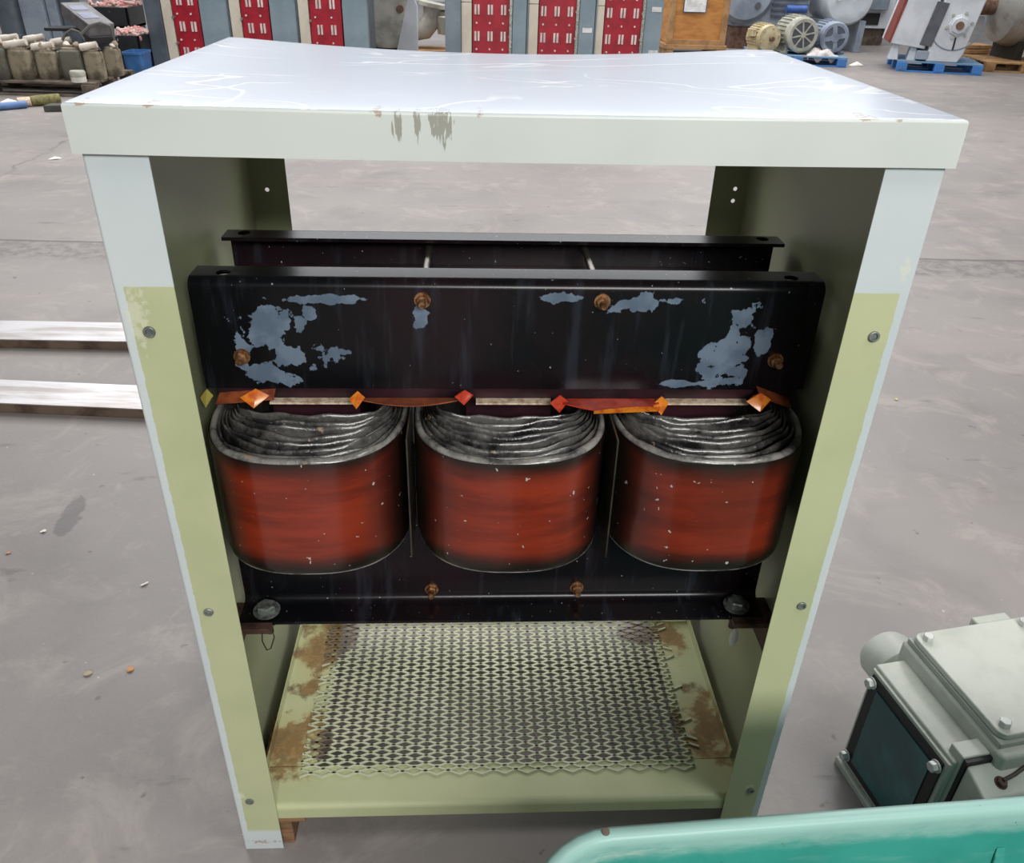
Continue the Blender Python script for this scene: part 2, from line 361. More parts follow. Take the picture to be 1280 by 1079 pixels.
    def build(s, name, m, parent=None, bevel=0, seg=2, ang=38, loc=None):
        bmesh.ops.recalc_face_normals(s.bm, faces=s.bm.faces[:])
        for f in s.bm.faces: f.smooth = True
        for e in s.bm.edges:
            if len(e.link_faces) != 2 or e.calc_face_angle(0) > math.radians(ang): e.smooth = False
        me = bpy.data.meshes.new(name); s.bm.to_mesh(me); s.bm.free()
        me.materials.append(M[m] if isinstance(m, str) else m)
        o = bpy.data.objects.new(name, me); COL.objects.link(o)
        if loc is not None: o.location = loc
        if parent: o.parent = parent
        if bevel:
            b = o.modifiers.new('bevel', 'BEVEL'); b.width = bevel; b.segments = seg; b.limit_method = 'ANGLE'; b.angle_limit = math.radians(40); b.harden_normals = True
        else:
            wn = o.modifiers.new('weighted', 'WEIGHTED_NORMAL'); wn.keep_sharp = True
        return o
def pieces(mb, name, m, parent, bevel=0):            # every separate piece becomes a part of its own
    bm = mb.bm; seen = set(); out = []
    for v0 in list(bm.verts):
        if v0 in seen: continue
        st = [v0]; seen.add(v0); isl = []
        while st:
            v = st.pop(); isl.append(v)
            for e in v.link_edges:
                u_ = e.other_vert(v)
                if u_ not in seen: seen.add(u_); st.append(u_)
        ix = {v: i for i, v in enumerate(isl)}
        fset = {f for v in isl for f in v.link_faces}
        q = MB(); q.add([v.co.copy() for v in isl], [[ix[v] for v in f.verts] for f in fset]); out.append(q.build(name, m, parent, bevel))
    bm.free(); return out
def tag(o, label=None, cat=None, group=None, kind=None):
    if label: o['label'] = label
    if cat: o['category'] = cat
    if group: o['group'] = group
    if kind: o['kind'] = kind
    return o
def thing(name, label, cat, loc=(0, 0, 0), rz=0, group=None):
    o = bpy.data.objects.new(name, None); o.empty_display_size = .1; COL.objects.link(o)
    o.location = loc; o.rotation_euler = (0, 0, rz); return tag(o, label, cat, group)
def copy_tree(o, parent=None):
    c = o.copy(); COL.objects.link(c)
    if parent: c.parent = parent
    for ch in list(o.children): copy_tree(ch, c)
    return c
def arc(cx, cy, r, a0, a1, n): return [(cx+r*math.cos(math.radians(a0+(a1-a0)*i/n)), cy+r*math.sin(math.radians(a0+(a1-a0)*i/n))) for i in range(n+1)]

# ---------------------------------------------------------------- the setting
fl = MB(); fl.add([(-30, -8, 0), (30, -8, 0), (30, 26, 0), (-30, 26, 0)], [(0, 1, 2, 3)])
tag(fl.build('floor', 'concrete'), 'grey stained concrete warehouse floor', kind='structure')
wl = MB(); wl.b2((-30, 26, 0), (30, 26.2, 10))
tag(wl.build('wall_back', 'wall_paint'), kind='structure')

# ---------------------------------------------------------------- transformer cabinet
H, T, D = 1.3476, .0535, .702
cab = thing('transformer_cabinet', 'open pale grey and olive sheet metal cabinet housing the black transformer', 'cabinet', (0, 0.35, 0))
def cpart(mb, name, m, bevel=0, parent=None, **k):
    o = mb.build(name, m, parent or cab, bevel, **k)
    if parent is None: o.location = (0, -.35, 0)
    return o
# lid: sagging top plus skirts and return lips
def sag(x, y):
    q = max(0, 1-(abs(x+.02)/.46)**2)
    return -q*(.003 + .014*(max(0, y)/D)**1.5)
lid = MB(); nx, ny = 40, 20
vs = []; fs = []
R0 = .004
for j in range(ny+1):
    for i in range(nx+1):
        x = -.5+R0+(1-2*R0)*i/nx; y = R0+(D-2*R0)*j/ny
        vs.append((x, y, H+sag(x, y)))
for j in range(ny):
    for i in range(nx): a = j*(nx+1)+i; fs.append((a, a+1, a+nx+2, a+nx+1))
rim = [j for j in range(nx+1)] + [(j+1)*(nx+1)+nx for j in range(ny)] + [ny*(nx+1)+nx-1-i for i in range(nx)] + [(ny-1-j)*(nx+1) for j in range(ny-1)]
base = list(vs)
rings = [rim]
def outw(v):
    return Vector((-1 if v[0] < -.5+R0+1e-5 else (1 if v[0] > .5-R0-1e-5 else 0), -1 if v[1] < R0+1e-5 else (1 if v[1] > D-R0-1e-5 else 0), 0))
def ring(off, dz, zabs=None):
    r = []
    for k in rim:
        v = Vector(base[k]); o = outw(base[k])
        p = v + o*off; p.z = (v.z + dz) if zabs is None else zabs + sag(v.x, v.y)*.6
        r.append(len(vs)); vs.append(tuple(p))
    rings.append(r)
for k in (1, 2, 3): ring(R0*math.sin(k*PI/6), -R0*(1-math.cos(k*PI/6)))
ring(R0, 0, H-T); ring(R0-.012, 0, H-T); ring(R0-.012, 0, H-T+.002); ring(R0-.002, 0, H-T+.002)
for a, b in zip(rings, rings[1:]):
    n = len(a)
    for i in range(n): fs.append((a[i], b[i], b[(i+1) % n], a[(i+1) % n]))
lid.add(vs, fs); cpart(lid, 'lid', 'lid_paint', ang=50)

def plate_holes(o, holes, r):        # real round holes cut through the sheet
    for (c, d) in holes:
        k = MB(); dv = Vector(d); k.cyl(Vector(c)-dv*.02, Vector(c)+dv*.02, r, 16); ko = k.build('cutter', 'zinc')
        ko.location = o.location if o.parent is None else Vector(o.location) + Vector(o.parent.location)
        md = o.modifiers.new('hole', 'BOOLEAN'); md.object = ko; md.solver = 'EXACT'
        bpy.context.view_layer.update()
        dg = bpy.context.evaluated_depsgraph_get(); me = bpy.data.meshes.new_from_object(o.evaluated_get(dg)); old = o.data
        o.modifiers.remove(md); o.data = me; bpy.data.objects.remove(ko)
XO, W = .4943, .073
for s in (-1, 1):
    th = .002
    line = [(s*(XO-W), .008)] + [(s*x, y) for x, y in arc(XO-.004, .012, .004, -90, 0, 3)] + [(s*x, y) for x, y in arc(XO-.004, D-.014, .004, 0, 90, 3)] + [(s*(XO-W), D-.010)]
    p = MB(); p.sheet(line, th if s > 0 else -th, 0, H-.008)
    o = cpart(p, 'side_panel', 'panel_paint', ang=35)
    hs = [((s*.462, .009, 1.078), (0, 1, 0)), ((s*.465, .009, .61), (0, 1, 0)), ((s*.466, .009, .145), (0, 1, 0))]
    hr = [((s*.453, D-.011, 1.065 if s > 0 else 1.065), (0, 1, 0))]
    q = at(334, 237, D-.011) if s < 0 else at(919, 236, D-.011)
    hr = [((q.x, D-.011, q.z), (0, 1, 0))]
    if s > 0: q = at(916, 251, D-.011); hr.append(((q.x, D-.011, q.z), (0, 1, 0)))
    plate_holes(o, hr, .0042)
    for (c, d) in hs:
        k = MB(); n = 18; pr = [(-.001, .0078), (.0022, .0076), (.003, .0064), (.0028, .0046), (-.004, .0044)]
        c = Vector((c[0], .008, c[2]))
        k.lathe(c, c+Vector((0, -1, 0)), pr, n, cap=False); k.cyl(c+Vector((0, -.0004, 0)), c+Vector((0, .001, 0)), .0046, 12)
        cpart(k, 'rivet_nut', 'dull_zinc', parent=None)
# base frame: four formed angles, front one with a rounded nose
DZ = .12
fr = MB()
prof = [(.0125, .086)] + arc(.0245, .108, .012, 180, 90, 5) + [(.098, .12), (.098, .118)] + arc(.0245, .108, .010, 90, 180, 5) + [(.0145, .086)]
fr.prism(prof, -.487, .487, 'x'); cpart(fr, 'base_rail', 'deck_paint')
rr = MB(); rr.prism([(.505, .12), (.61, .12), (.61, .07), (.608, .07), (.608, .118), (.505, .118)], -.487, .487, 'x'); rr.b2((-.46, .485, .123), (.46, .488, .135)); cpart(rr, 'base_rail', 'deck_paint')
for s in (-1, 1):
    sd = MB(); sd.sheet([(s*.455, .098), (s*.455, .507)], .001, 0, 0) if False else None
    poly = [(s*.362, DZ-.0005), (s*.4535, DZ-.0005), (s*.4535, DZ+.022), (s*.4555, DZ+.022), (s*.4555, DZ-.003), (s*.362, DZ-.003)]
    sd.prism(poly, .1, .504, 'y'); cpart(sd, 'base_rail', 'deck_paint')
# expanded metal mesh deck
me_ = MB(); LW, s2 = .044, .0088; x0, x1, y0 = -.392, .396, .0775
rows = 52
def ribbon(pts, w=.0021, h=.0026):
    vs, fs = [], []
    for (x, y) in pts:
        for (dy, dz) in ((-w, -h/2), (w, -h/2), (w, h/2), (-w, h/2)): vs.append((x, y+dy, DZ+.0016+dz))
    for i in range(len(pts)-1):
        for k in range(4): fs.append((4*i+k, 4*i+(k+1) % 4, 4*i+4+(k+1) % 4, 4*i+4+k))
    me_.add(vs, fs)
for j in range(rows):
    yy = y0 + j*s2; x = x0 + random.uniform(-.004, .004); pts = []; i = 0; a_ = s2/2*.94
    xe = x1 + random.uniform(-.004, .004)
    while True:
        sgn = 1 if (i+j) % 2 else -1
        for du in (-.07, .07):
            px_ = x0 + (i+du)*LW/2
            if x <= px_ <= xe: pts.append((px_, yy+sgn*a_))
        i += 1
        if x0+i*LW/2 > x1+.01: break
    ribbon(pts)
cpart(me_, 'expanded_mesh', 'mesh_paint')
# angle brackets that carry the transformer
for s in (-1, 1):
    k = MB(); k.sheet([(s*.4918, .40 - .05), (s*.4918, .0)], 0, 0, 0) if False else None
    for (ya, yb) in ((.125, .195), (.455, .525)):
        k.prism([(s*.4918, .380), (s*.4918, .4575), (s*.415, .4575), (s*.415, .446), (s*.482, .446), (s*.482, .380)], ya, yb, 'y')
    [setattr(o_, 'location', (0, -.35, 0)) for o_ in pieces(k, 'support_bracket', 'bracket_rust', cab, .001)]

# ---------------------------------------------------------------- the transformer
tr = thing('transformer', 'black three-coil dry transformer with red-brown windings bolted inside the cabinet', 'transformer', (0, .325, .4575))
def tpart(mb, name, m, bevel=0, parent=None, **k):
    o = mb.build(name, m, parent or tr, bevel, **k)
    if parent is None: o.location = (0, -.325, -.4575)
    return o
XB = .474
def channel(ys, sgn, ztop, zbot, flange_top, outward, name):
    # web at ys; flange leaves the top (or the bottom) towards sgn
    r = .016; k = MB()
    if flange_top:
        line = [(ys+sgn*.056, ztop)] + [(ys+sgn*(r-r*math.sin(a)), ztop-r+r*math.cos(a)) for a in [i*PI/10 for i in range(6)]] + [(ys, zbot)]
    else:
        line = [(ys, ztop)] + [(ys+sgn*(r-r*math.cos(a)), zbot+r-r*math.sin(a)) for a in [i*PI/10 for i in range(6)]] + [(ys+sgn*.058, zbot)]
    k.sheet(line, -.006*sgn if not flange_top else .006*sgn*1, -XB, XB, 'x')
    return tpart(k, name, 'varnished_steel', ang=30)
ZT = 1.0765
c1 = channel(.2, 1, ZT, .898, True, False, 'clamp_beam')
c2 = channel(.450, -1, ZT, .898, True, False, 'clamp_beam')
c3 = channel(.2, -1, .645, .4585, False, True, 'clamp_beam')
c4 = channel(.450, 1, .645, .4585, False, True, 'clamp_beam')
plate_holes(c1, [((-.428, .228, ZT), (0, 0, 1)), ((.428, .228, ZT), (0, 0, 1))], .011)
plate_holes(c2, [((-.443, .42, ZT), (0, 0, 1)), ((.443, .42, ZT), (0, 0, 1))], .011)
co = MB()
co.b2((-.46, .2072, .877), (.46, .4428, 1.015)); co.b2((-.46, .2072, .50), (.46, .4428, .640))
for xc in (-.314, 0, .314): co.b2((xc-.07, .235, .64), (xc+.07, .415, .877))
tpart(co, 'laminated_core', 'core_steel')
# through bolts
k = None
for (bx, bz) in ((-.134, 1.047), (.135, 1.047), (-.411, .953), (.418, .951), (-.134, .482), (.134, .483)):
    k = MB(); p = Vector((bx, .2, bz))
    k.hexbolt(p, (0, -1, 0), .0098, .008, .0125); k.lathe(p+Vector((0, -.010, 0)), p+Vector((0, -.024, 0)), [(0, .0058), (.85, .0058), (1, .0046)], 12)
    tpart(k, 'clamp_bolt', 'bolt_rust')
for bx in (-.134, .135):
    k = MB(); k.cyl((bx, .206, 1.052), (bx, .444, 1.052), .006, 12); tpart(k, 'tie_rod', 'rod_steel')
for s in (-1, 1):
    k = MB(); p = Vector((s*.428+.0, .165, .4648))
    k.hexbolt(p, (0, 0, 1), .017, .012, .024); o = tpart(k, 'foot_bolt', 'dull_zinc')
    k = MB(); p = Vector((s*.428, .165, .446)); k.hexbolt(p, (0, 0, -1), .013, .011, .016); k.cyl(p+Vector((0, 0, -.012)), p+Vector((0, 0, -.034)), .0065, 12)
    tpart(k, 'foot_nut', 'bracket_rust')
k = MB(); p = Vector((-.428, .158, .43)); k.tube([p+Vector((-.012, 0, 0)), p+Vector((-.014, -.004, -.03)), p+Vector((-.008, -.006, -.05)), p+Vector((.0, -.006, -.046)), p+Vector((.008, -.002, -.022)), p+Vector((.006, 0, 0))], .0013, 6); tpart(k, 'wire_loop', 'wire_dark')
k = MB(); p = at(917, 797, .15); pts = [(p.x+.0085*math.cos(a), p.z+.022*math.sin(a)) for a in [i*2*PI/20 for i in range(20)]]
k.prism(pts, .149, .1505, 'y'); tpart(k, 'hanging_tag', 'tag_white')
k = MB(); k.tube([(p.x, .15, p.z+.02), (p.x+.006, .155, p.z+.045), (.428, .16, .43)], .001, 5); tpart(k, 'wire_loop', 'wire_dark')

# coils
CZ0, CZ1 = .655, .866
def half(a, b, n, yc, wob=0, ph=0, N=40):
    pts = []
    for i in range(N+1):
        th = PI*i/N; cx, sy = math.cos(th), math.sin(th)
        x = a*math.copysign(abs(cx)**(2/n), cx); y = b*abs(sy)**(2/n)
        w = wob*math.sin(3*th+ph)*abs(sy) + wob*.6*math.sin(7*th+2*ph)*abs(sy)
        pts.append((x, y+w))
    return pts
def oval(a, b, n, wob=0, ph=0):
    f = [(x, .207-y) for x, y in half(a, b, n, 0, wob, ph)]
    r = [(-x, .443+y) for x, y in half(a, b, n, 0, wob, ph)]
    return f + r
def band(xc, outer, inner, z0, ztops, name, m, parent, sm=50):
    n = len(outer); k = MB(); vs, fs = [], []
    lv = []
    for (pl, zz) in ((outer, None), (outer, -.006), (('mix', .22), -.0012), (('mix', .5), 0), (('mix', .8), -.0015), (inner, -.006), (inner, None)):
        row = []
        for i in range(n):
            if isinstance(pl, tuple): q = pl[1]; x = outer[i][0]*(1-q)+inner[i][0]*q; y = outer[i][1]*(1-q)+inner[i][1]*q
            else: x, y = pl[i]
            z = z0 if zz is None else ztops[i]+zz
            row.append(len(vs)); vs.append((xc+x, y, z))
        lv.append(row)
    for a, b in zip(lv, lv[1:]):
        for i in range(n): j = (i+1) % n; fs.append((a[i], a[j], b[j], b[i]))
    a, b = lv[-1], lv[0]
    for i in range(n): j = (i+1) % n; fs.append((a[i], a[j], b[j], b[i]))
    k.add(vs, fs); return tpart(k, name, m, parent=parent, ang=sm)
for ci, xc in enumerate((-.314, 0, .314)):
    A, B = .1535, .170
    o1 = oval(A, B, 2.55); i1 = oval(A-.0065, B-.013, 2.55)
    n = len(o1)
    k = MB()
    # the wrap: a closed wall from bottom to just under the grey rim, rounded at its foot
    lv = []
    ins = [(.004, CZ0), (.0012, CZ0+.004), (0, CZ0+.012), (0, CZ1-.010), (.001, CZ1-.006)]
    vs, fs = [], []
    for (off, z) in ins:
        pl = oval(A-off, B-off, 2.55); row = []
        for x, y in pl: row.append(len(vs)); vs.append((xc+x, y, z))
        lv.append(row)
    pl = oval(A-.02, B-.03, 2.55); row = []
    for x, y in pl: row.append(len(vs)); vs.append((xc+x, y, CZ0))
    lv.insert(0, row)
    for a, b in zip(lv, lv[1:]):
        for i in range(n): j = (i+1) % n; fs.append((a[i], a[j], b[j], b[i]))
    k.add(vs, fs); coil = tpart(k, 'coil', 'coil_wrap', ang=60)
    # nested winding layers: spread apart in front, bunched at the sides
    for L in range(8):
        rnd = random.uniform
        a_o = A-.0012-(0 if L == 0 else .011+(L-1)*.0036); b_o = B-.0015-(0 if L == 0 else .021+(L-1)*.0192+rnd(-.0035, .0035))
        th_f = (.0175 if L == 0 else rnd(.0075, .0105)); th_s = .0105 if L == 0 else .0034
        ph = rnd(0, 6); wob = 0 if L == 0 else .0030
        n_o = 2.55-.05*L; n_i = 2.5-.05*L
        O = oval(a_o, b_o, n_o, wob, ph); I = oval(a_o-th_s, b_o-th_f, n_i, wob, ph)
        ph2 = rnd(0, 6); dz = rnd(-.003, .003)
        zt = []
        for i, (x, y) in enumerate(O):
            front = max(0, 1-abs(x)/a_o)
            zt.append(CZ1-.002-(.0055 if L else .001)*front + (dz if L else 0) + (.0022 if L else .0008)*math.sin(i*.31+ph2)+.0013*math.sin(i*.9+ph)+rnd(-.0006, .0006))
        w = band(xc, O, I, CZ0+.002, zt, 'winding_layer', 'winding_varnish' if L else 'rim_varnish', coil)
    coil_floor = None
# barrier sheets in the gaps between coils
for xb, yb in ((-.157, .085), (.157, .08)):
    k = MB(); k.b2((xb-.0012, yb, .652), (xb+.0012, .20, .874)); tpart(k, 'barrier_sheet', 'barrier_film')
# insulating paper: edge strips, end tabs and two bowed strips under the upper beam
for (xa, xb_) in ((335, 440), (595, 690), (836, 938)):
    p, q = at(xa, 499, .185), at(xb_, 501, .185); k = MB()
    k.b2((p.x, .190, .8745), (q.x, .2065, .8775)); tpart(k, 'paper_strip', 'pale_paper')
def tab(px, py, w, h, m, rot=0, Y=.165):
    p = at(px, py, Y); k = MB(); a, b = w/820, h/820
    k.add([(p.x-a, Y, p.z), (p.x, Y-.012, p.z-b), (p.x+a, Y+.004, p.z+.1*b), (p.x+.1*a, Y+.006, p.z+b), (p.x-.3*a, Y+.012, p.z+.4*b), (p.x+.1*a, Y-.006, p.z+.05*b)],
          [(0, 1, 5), (1, 2, 5), (2, 3, 5), (3, 0, 5), (0, 4, 1), (1, 4, 3), (1, 3, 2), (0, 3, 4)])
    k.build('paper_tab', m, tr).location = (0, -.325, -.4575)
tab(318, 497, 18, 10, 'amber_paper'); tab(446, 499, 10, 9, 'amber_paper'); tab(580, 496, 12, 7, 'red_paper')
tab(699, 504, 12, 9, 'red_paper'); tab(826, 506, 11, 10, 'amber_paper'); tab(949, 502, 17, 10, 'amber_paper'); tab(258, 497, 8, 10, 'yellow_paper', Y=.2)
def bow(xa, xb_, y, dip, wid, m, Y=.15):
    k = MB(); n = 14; vs, fs = [], []
    for i in range(n+1):
        u = i/n; p = at(xa+(xb_-xa)*u, y, Y); d = dip*math.sin(PI*u)
        vs += [(p.x, Y-.012*math.sin(PI*u), p.z-d), (p.x, .186, p.z-.006)]
    for i in range(n): fs.append((2*i, 2*i+2, 2*i+3, 2*i+1))
    k.add(vs, fs); o = tpart(k, 'paper_strip', m); md = o.modifiers.new('t', 'SOLIDIFY'); md.thickness = .0015
bow(452, 574, 500, .004, .01, 'brown_paper', .168); bow(704, 824, 504, .008, .01, 'red_paper', .16)
k = MB(); n = 8; vs, fs = [], []
for i in range(n+1):
    u = i/n; p = at(742+82*u, 514-3*u, .14); vs += [(p.x, .14, p.z-.004), (p.x, .137, p.z+.0065*math.sin(.3+u*2))]
for i in range(n): fs.append((2*i, 2*i+2, 2*i+3, 2*i+1))
k.add(vs, fs); o = tpart(k, 'paper_strip', 'amber_paper'); md = o.modifiers.new('t', 'SOLIDIFY'); md.thickness = .001
for (xa, ya, xb_, yb) in ((275, 491, 345, 486), (945, 482, 985, 497)):
    p, q = at(xa, ya, .2), at(xb_, yb, .2); k = MB()
    k.add([(p.x, .172, p.z-.006), (q.x, .178, q.z-.008), (q.x, .199, q.z), (p.x, .199, p.z)], [(0, 1, 2, 3)]); o = tpart(k, 'paper_strip', 'brown_paper'); md = o.modifiers.new('t', 'SOLIDIFY'); md.thickness = .001

# wood under the left corner of the base
wb = thing('wooden_block', 'short wooden block wedged under the left front corner of the cabinet base', 'wood block', (-.425, .09, 0))
k = MB(); k.b2((-.05, -.072, 0), (.024, .16, .074)); k.build('block', 'raw_wood', wb, .002)
k = MB(); k.b2((-.052, -.078, .074), (.052, .16, .0855)); k.build('shim', 'raw_wood', wb, .001)

# ---------------------------------------------------------------- teal tub in the foreground
def rrect(hx, hy, r, n=8):
    pts = []
    for (cx, cy, a0) in ((hx-r, hy-r, 0), (-hx+r, hy-r, 90), (-hx+r, -hy+r, 180), (hx-r, -hy+r, 270)):
        pts += arc(cx, cy, r, a0, a0+90, n)
    return pts
tub = thing('plastic_bin', 'worn teal plastic bin with a pale scuffed rim in the foreground', 'bin', (.53, -.737, 0), .053)
BZ = .605
k = MB(); vs, fs, lv = [], [], []
HX, HY = .52, .40
def lvl(dx, r, z):
    row = []
    for x, y in rrect(HX-dx, HY-dx, r):
        zz = z - (.010*(1 if z > .5 else 0))*math.cos(x*7.0)*.6
        row.append(len(vs)); vs.append((x, y, zz))
    lv.append(row)
for (dx, r, z) in ((.10, .05, .02), (.09, .05, .0), (.085, .06, .02), (.022, .10, .54), (.006, .11, .545), (0, .115, .55), (0, .115, BZ-.014), (.002, .113, BZ-.004), (.007, .108, BZ), (.015, .10, BZ), (.020, .096, BZ-.004), (.023, .093, BZ-.012), (.025, .091, BZ-.05), (.105, .05, .03), (.115, .05, .018)): lvl(dx, r, z)
n = len(lv[0])
for a, b in zip(lv[1:], lv[2:]):
    for i in range(n): j = (i+1) % n; fs.append((a[i], a[j], b[j], b[i]))
fs.append(tuple(lv[1])); fs.append(tuple(lv[-1]))
k.add(vs, fs)
body = k.build('tub', 'teal_plastic', tub, ang=45)
k = MB()
for bx in (.095, .40): k.prism([(HY-.028, BZ-.06), (HY-.034, BZ-.075), (HY-.100, .06), (HY-.090, .06)], bx-.007, bx+.007, 'x')
# (inner stiffening ribs)
pieces(k, 'rib', 'teal_plastic', tub, .004)

for (px_, py_) in ((776, 1034), (1118, 1013)):
    p = onz(px_, py_, BZ); dx_, dy_ = p.x-.53, HY-.011; zz_ = BZ-.006*math.cos(dx_*7)
    k = MB(); k.lathe((dx_, dy_, zz_-.006), (dx_, dy_, zz_+.0025), [(0, .005), (.9, .005), (1, .0035)], 10); k.build('rim_rivet', 'lumber_grey', tub)
# ---------------------------------------------------------------- cast terminal box at the right
pA = Vector((.739, .172, 0))
tb = thing('terminal_box', 'pale grey cast terminal box with dark glass window lying right of the cabinet', 'terminal box', pA, math.radians(10))
# local x: away from the window, local y: -v (towards the camera is negative y)
def TB(mb, name, m='box_paint', bevel=.004, parent=None): return mb.build(name, m, parent or tb, bevel, 3)
k = MB(); k.b2((.0, -.232, .01), (.10, .0, .30)); TB(k, 'window_housing')
k = MB(); k.b2((-.014, -.24, 0), (.02, .006, .018)); TB(k, 'base_lip', 'box_paint', .003)
k = MB(); k.b2((.062, -.262, .0), (.38, .022, .335)); TB(k, 'main_housing', bevel=.010)
k = MB(); k.b2((.066, -.245, .335), (.35, .012, .347)); TB(k, 'gasket_rim', 'box_paint_dark', .002)
k = MB(); k.prism(rrect(.139, .124, .018, 5), .347, .361); o = TB(k, 'cover_plate', bevel=.003); o.location = (.2075, -.1155, 0)
for (x, y) in ((.088, -.012), (.088, -.219), (.306, -.012), (.306, -.219)):
    b = MB(); b.hexbolt((x, y, .361), (0, 0, 1), .0105, .012, .0); TB(b, 'cover_bolt', 'bolt_paint', .001)
k = MB(); k.b2((-.006, -.230, .022), (.002, -.002, .292)); TB(k, 'window_frame', 'box_paint', .002)
k = MB(); k.b2((-.0095, -.222, .032), (-.0058, -.010, .284)); TB(k, 'gasket', 'gasket_black', .001)
k = MB(); k.b2((-.0115, -.200, .052), (-.0092, -.034, .262)); TB(k, 'window_glass', 'dark_glass', 0)
for (y, z) in ((-.018, .268), (-.018, .05), (-.212, .268), (-.212, .05)):
    b = MB(); b.hexbolt((-.0098, y, z), (-1, 0, 0), .0105, .011, .0125); TB(b, 'window_bolt', 'bolt_paint', .001)
k = MB(); k.lathe((.115, .01, .205), (.115, .115, .205), [(0, .045), (.3, .047), (.36, .058), (.85, .058), (1, .05)], 28); TB(k, 'conduit_hub', 'box_paint', .002)
k = MB(); k.b2((.008, -.238, .12), (.105, -.205, .318)); TB(k, 'ground_boss', 'box_paint', .003)
k = MB(); k.prism([(-.245, .08), (-.245, .306), (-.30, .285), (-.345, .08)], .012, .20, 'x'); TB(k, 'boss_pad', 'box_paint', .005)
k = MB(); k.b2((.010, -.2455, .11), (.104, -.2375, .314)); TB(k, 'boss_slot', 'gasket_black', 0)
k = MB(); k.hexbolt((.058, -.278, .291), (0, -.38, .92), .0085, .007, .0115); TB(k, 'ground_bolt', 'bracket_rust', .0005)
k = MB(); k.tube([(.058, -.280, .302), (.085, -.275, .303), (.105, -.27, .310), (.14, -.265, .325), (.22, -.275, .32), (.30, -.30, .27)], .0036, 8); TB(k, 'ground_wire', 'wire_dark', 0)
k = MB(); k.b2((.22, -.005, .33), (.30, .030, .358)); TB(k, 'lug_pad', 'box_paint', .004)
k = MB(); k.b2((.125, .012, .3352), (.175, .0215, .3358)); TB(k, 'paint_mark', 'yellow_mark', 0)
k = MB(); k.lathe((.02, -.002, .12), (.02, .012, .12), [(0, .012), (1, .010)], 12); TB(k, 'side_boss', 'box_paint', .001)

# ---------------------------------------------------------------- forklift tines on the floor
for i, (ya, yb, yc, lab) in enumerate(((399, 422, 433, 'flat steel forklift tine on the floor left, farther from the cabinet'), (465, 492, 503, 'flat steel forklift tine on the floor left, nearer to the camera'))):
    p = onz(0, yb, .042); q = onz(0, ya, .042); p2 = onz(140, (424.5 if i == 0 else 498), .042)
    r = thing('forklift_tine', lab, 'forklift tine', (-2.6, (p.y+q.y)/2, 0), math.atan2(p2.y-p.y, p2.x-p.x), 'forklift tines at the left')
    w = (q.y-p.y)
    k = MB(); k.prism([(0, .042), (1.45, .042), (1.62, .028), (1.62, .016), (1.5, .0), (0, .0)], -w/2+.004, w/2-.004, 'y'); k.build('blade_side', 'rusty_side', r, .003)
    k = MB(); k.prism([(0, .0425), (1.45, .0425), (1.62, .0285), (1.62, .0275), (1.45, .0385), (0, .0385)], -w/2, w/2, 'y'); k.build('blade_face', 'worn_steel', r, .0015)

# ---------------------------------------------------------------- switchgear cabinets with red insulating boards
def switchgear(xs, Y, rows, ncol, lab, grp, knob_side, door):
    # xs: side column, trim strip, board and right column edges read at the top of the photo
    X = [at(x, 0, Y).x for x in xs]
    r = thing('switchgear_cabinet', lab, 'electrical cabinet', ((X[0]+X[-1])/2, Y, 0), 0, grp)
    def b(name, m, x0, x1, y0, y1, z0, z1, bev=.006, par=None):
        k = MB(); cx = (X[0]+X[-1])/2
        k.b2((x0-cx, y0, z0), (x1-cx, y1, z1)); return k.build(name, m, par or r, bev)
    HH = 2.1
    b('cabinet_body', 'steel_dark', X[0], X[-1], .12, .85, .04, HH); b('plinth', 'black_plastic', X[0]+.02, X[-1]-.02, .1, .8, 0, .04)
    b('side_column', 'steel_dark' if knob_side < 0 else 'steel_grey', X[0], X[1], -.05, .12, .03, HH)
    zc = .12
    while zc < HH-.1:
        b('trim_strip', 'beige_trim', X[1]+.004, X[2]-.004, -.02, .118, zc, min(zc+.745, HH-.02)); zc += .75
    bd = b('insulating_board', 'red_board', X[2]+.005, X[3]-.005, .0, .116, .08, HH-.02)
    b('door_panel', 'slate_blue', X[3]+.012, X[4], -.03, .118, .04, HH)
    if door: b('door_edge', 'zinc', X[3]-.03, X[3]+.008, -.04, .0, .06, HH-.04, .004)
    k = MB(); k2 = MB(); cx = (X[0]+X[-1])/2; w = X[3]-X[2]
    for (zr) in rows:
        for c in range(ncol):
            xx = X[2]-cx + w*((c+.5)/ncol if ncol == 3 else (.3+.42*c)) - (.02 if ncol == 3 else 0)
            k.b2((xx-.032, -.012, zr-.055), (xx-.008, .0, zr+.055)); k.b2((xx+.008, -.012, zr-.055), (xx+.032, .0, zr+.055))
        for c in range(ncol): 
            xx = X[2]-cx + w*(c+.35)/ncol; k2.cyl((xx, -.016, zr-.15), (xx, .0, zr-.15), .012, 8)
    pieces(k, 'slot', 'slot_white', bd); pieces(k2, 'board_stud', 'slot_white', bd)
    k = MB(); kx = (X[2]-cx+.008) if knob_side < 0 else (X[3]-cx-.025)
    for zr in rows[:]: k.cyl((kx, -.05, zr - (.19 if knob_side < 0 else 0)), (kx, .0, zr-(.19 if knob_side < 0 else 0)), .016, 10)
    pieces(k, 'latch', 'zinc', r)
    return r, X
rowsL = [.20+.30*i for i in range(6)]
LY = 10.5
def zrow(px, py): return at(px, py, LY).z
zz = zrow(230, 33); rL = [zz-.29*2, zz-.29, zz, zz+.29, zz+.58, zz+.87, zz+1.16]; rL = [v for v in rL if v > .15]
switchgear((180, 200, 213, 247, 283), LY, rL, 2, 'leftmost switchgear cabinet with red slotted board, beside the black crates', 'switchgear cabinets in the left bank', -1, False)
switchgear((283.5, 285, 299, 335, 369), LY, rL, 2, 'middle switchgear cabinet with red slotted board in the left bank of three', 'switchgear cabinets in the left bank', -1, False)
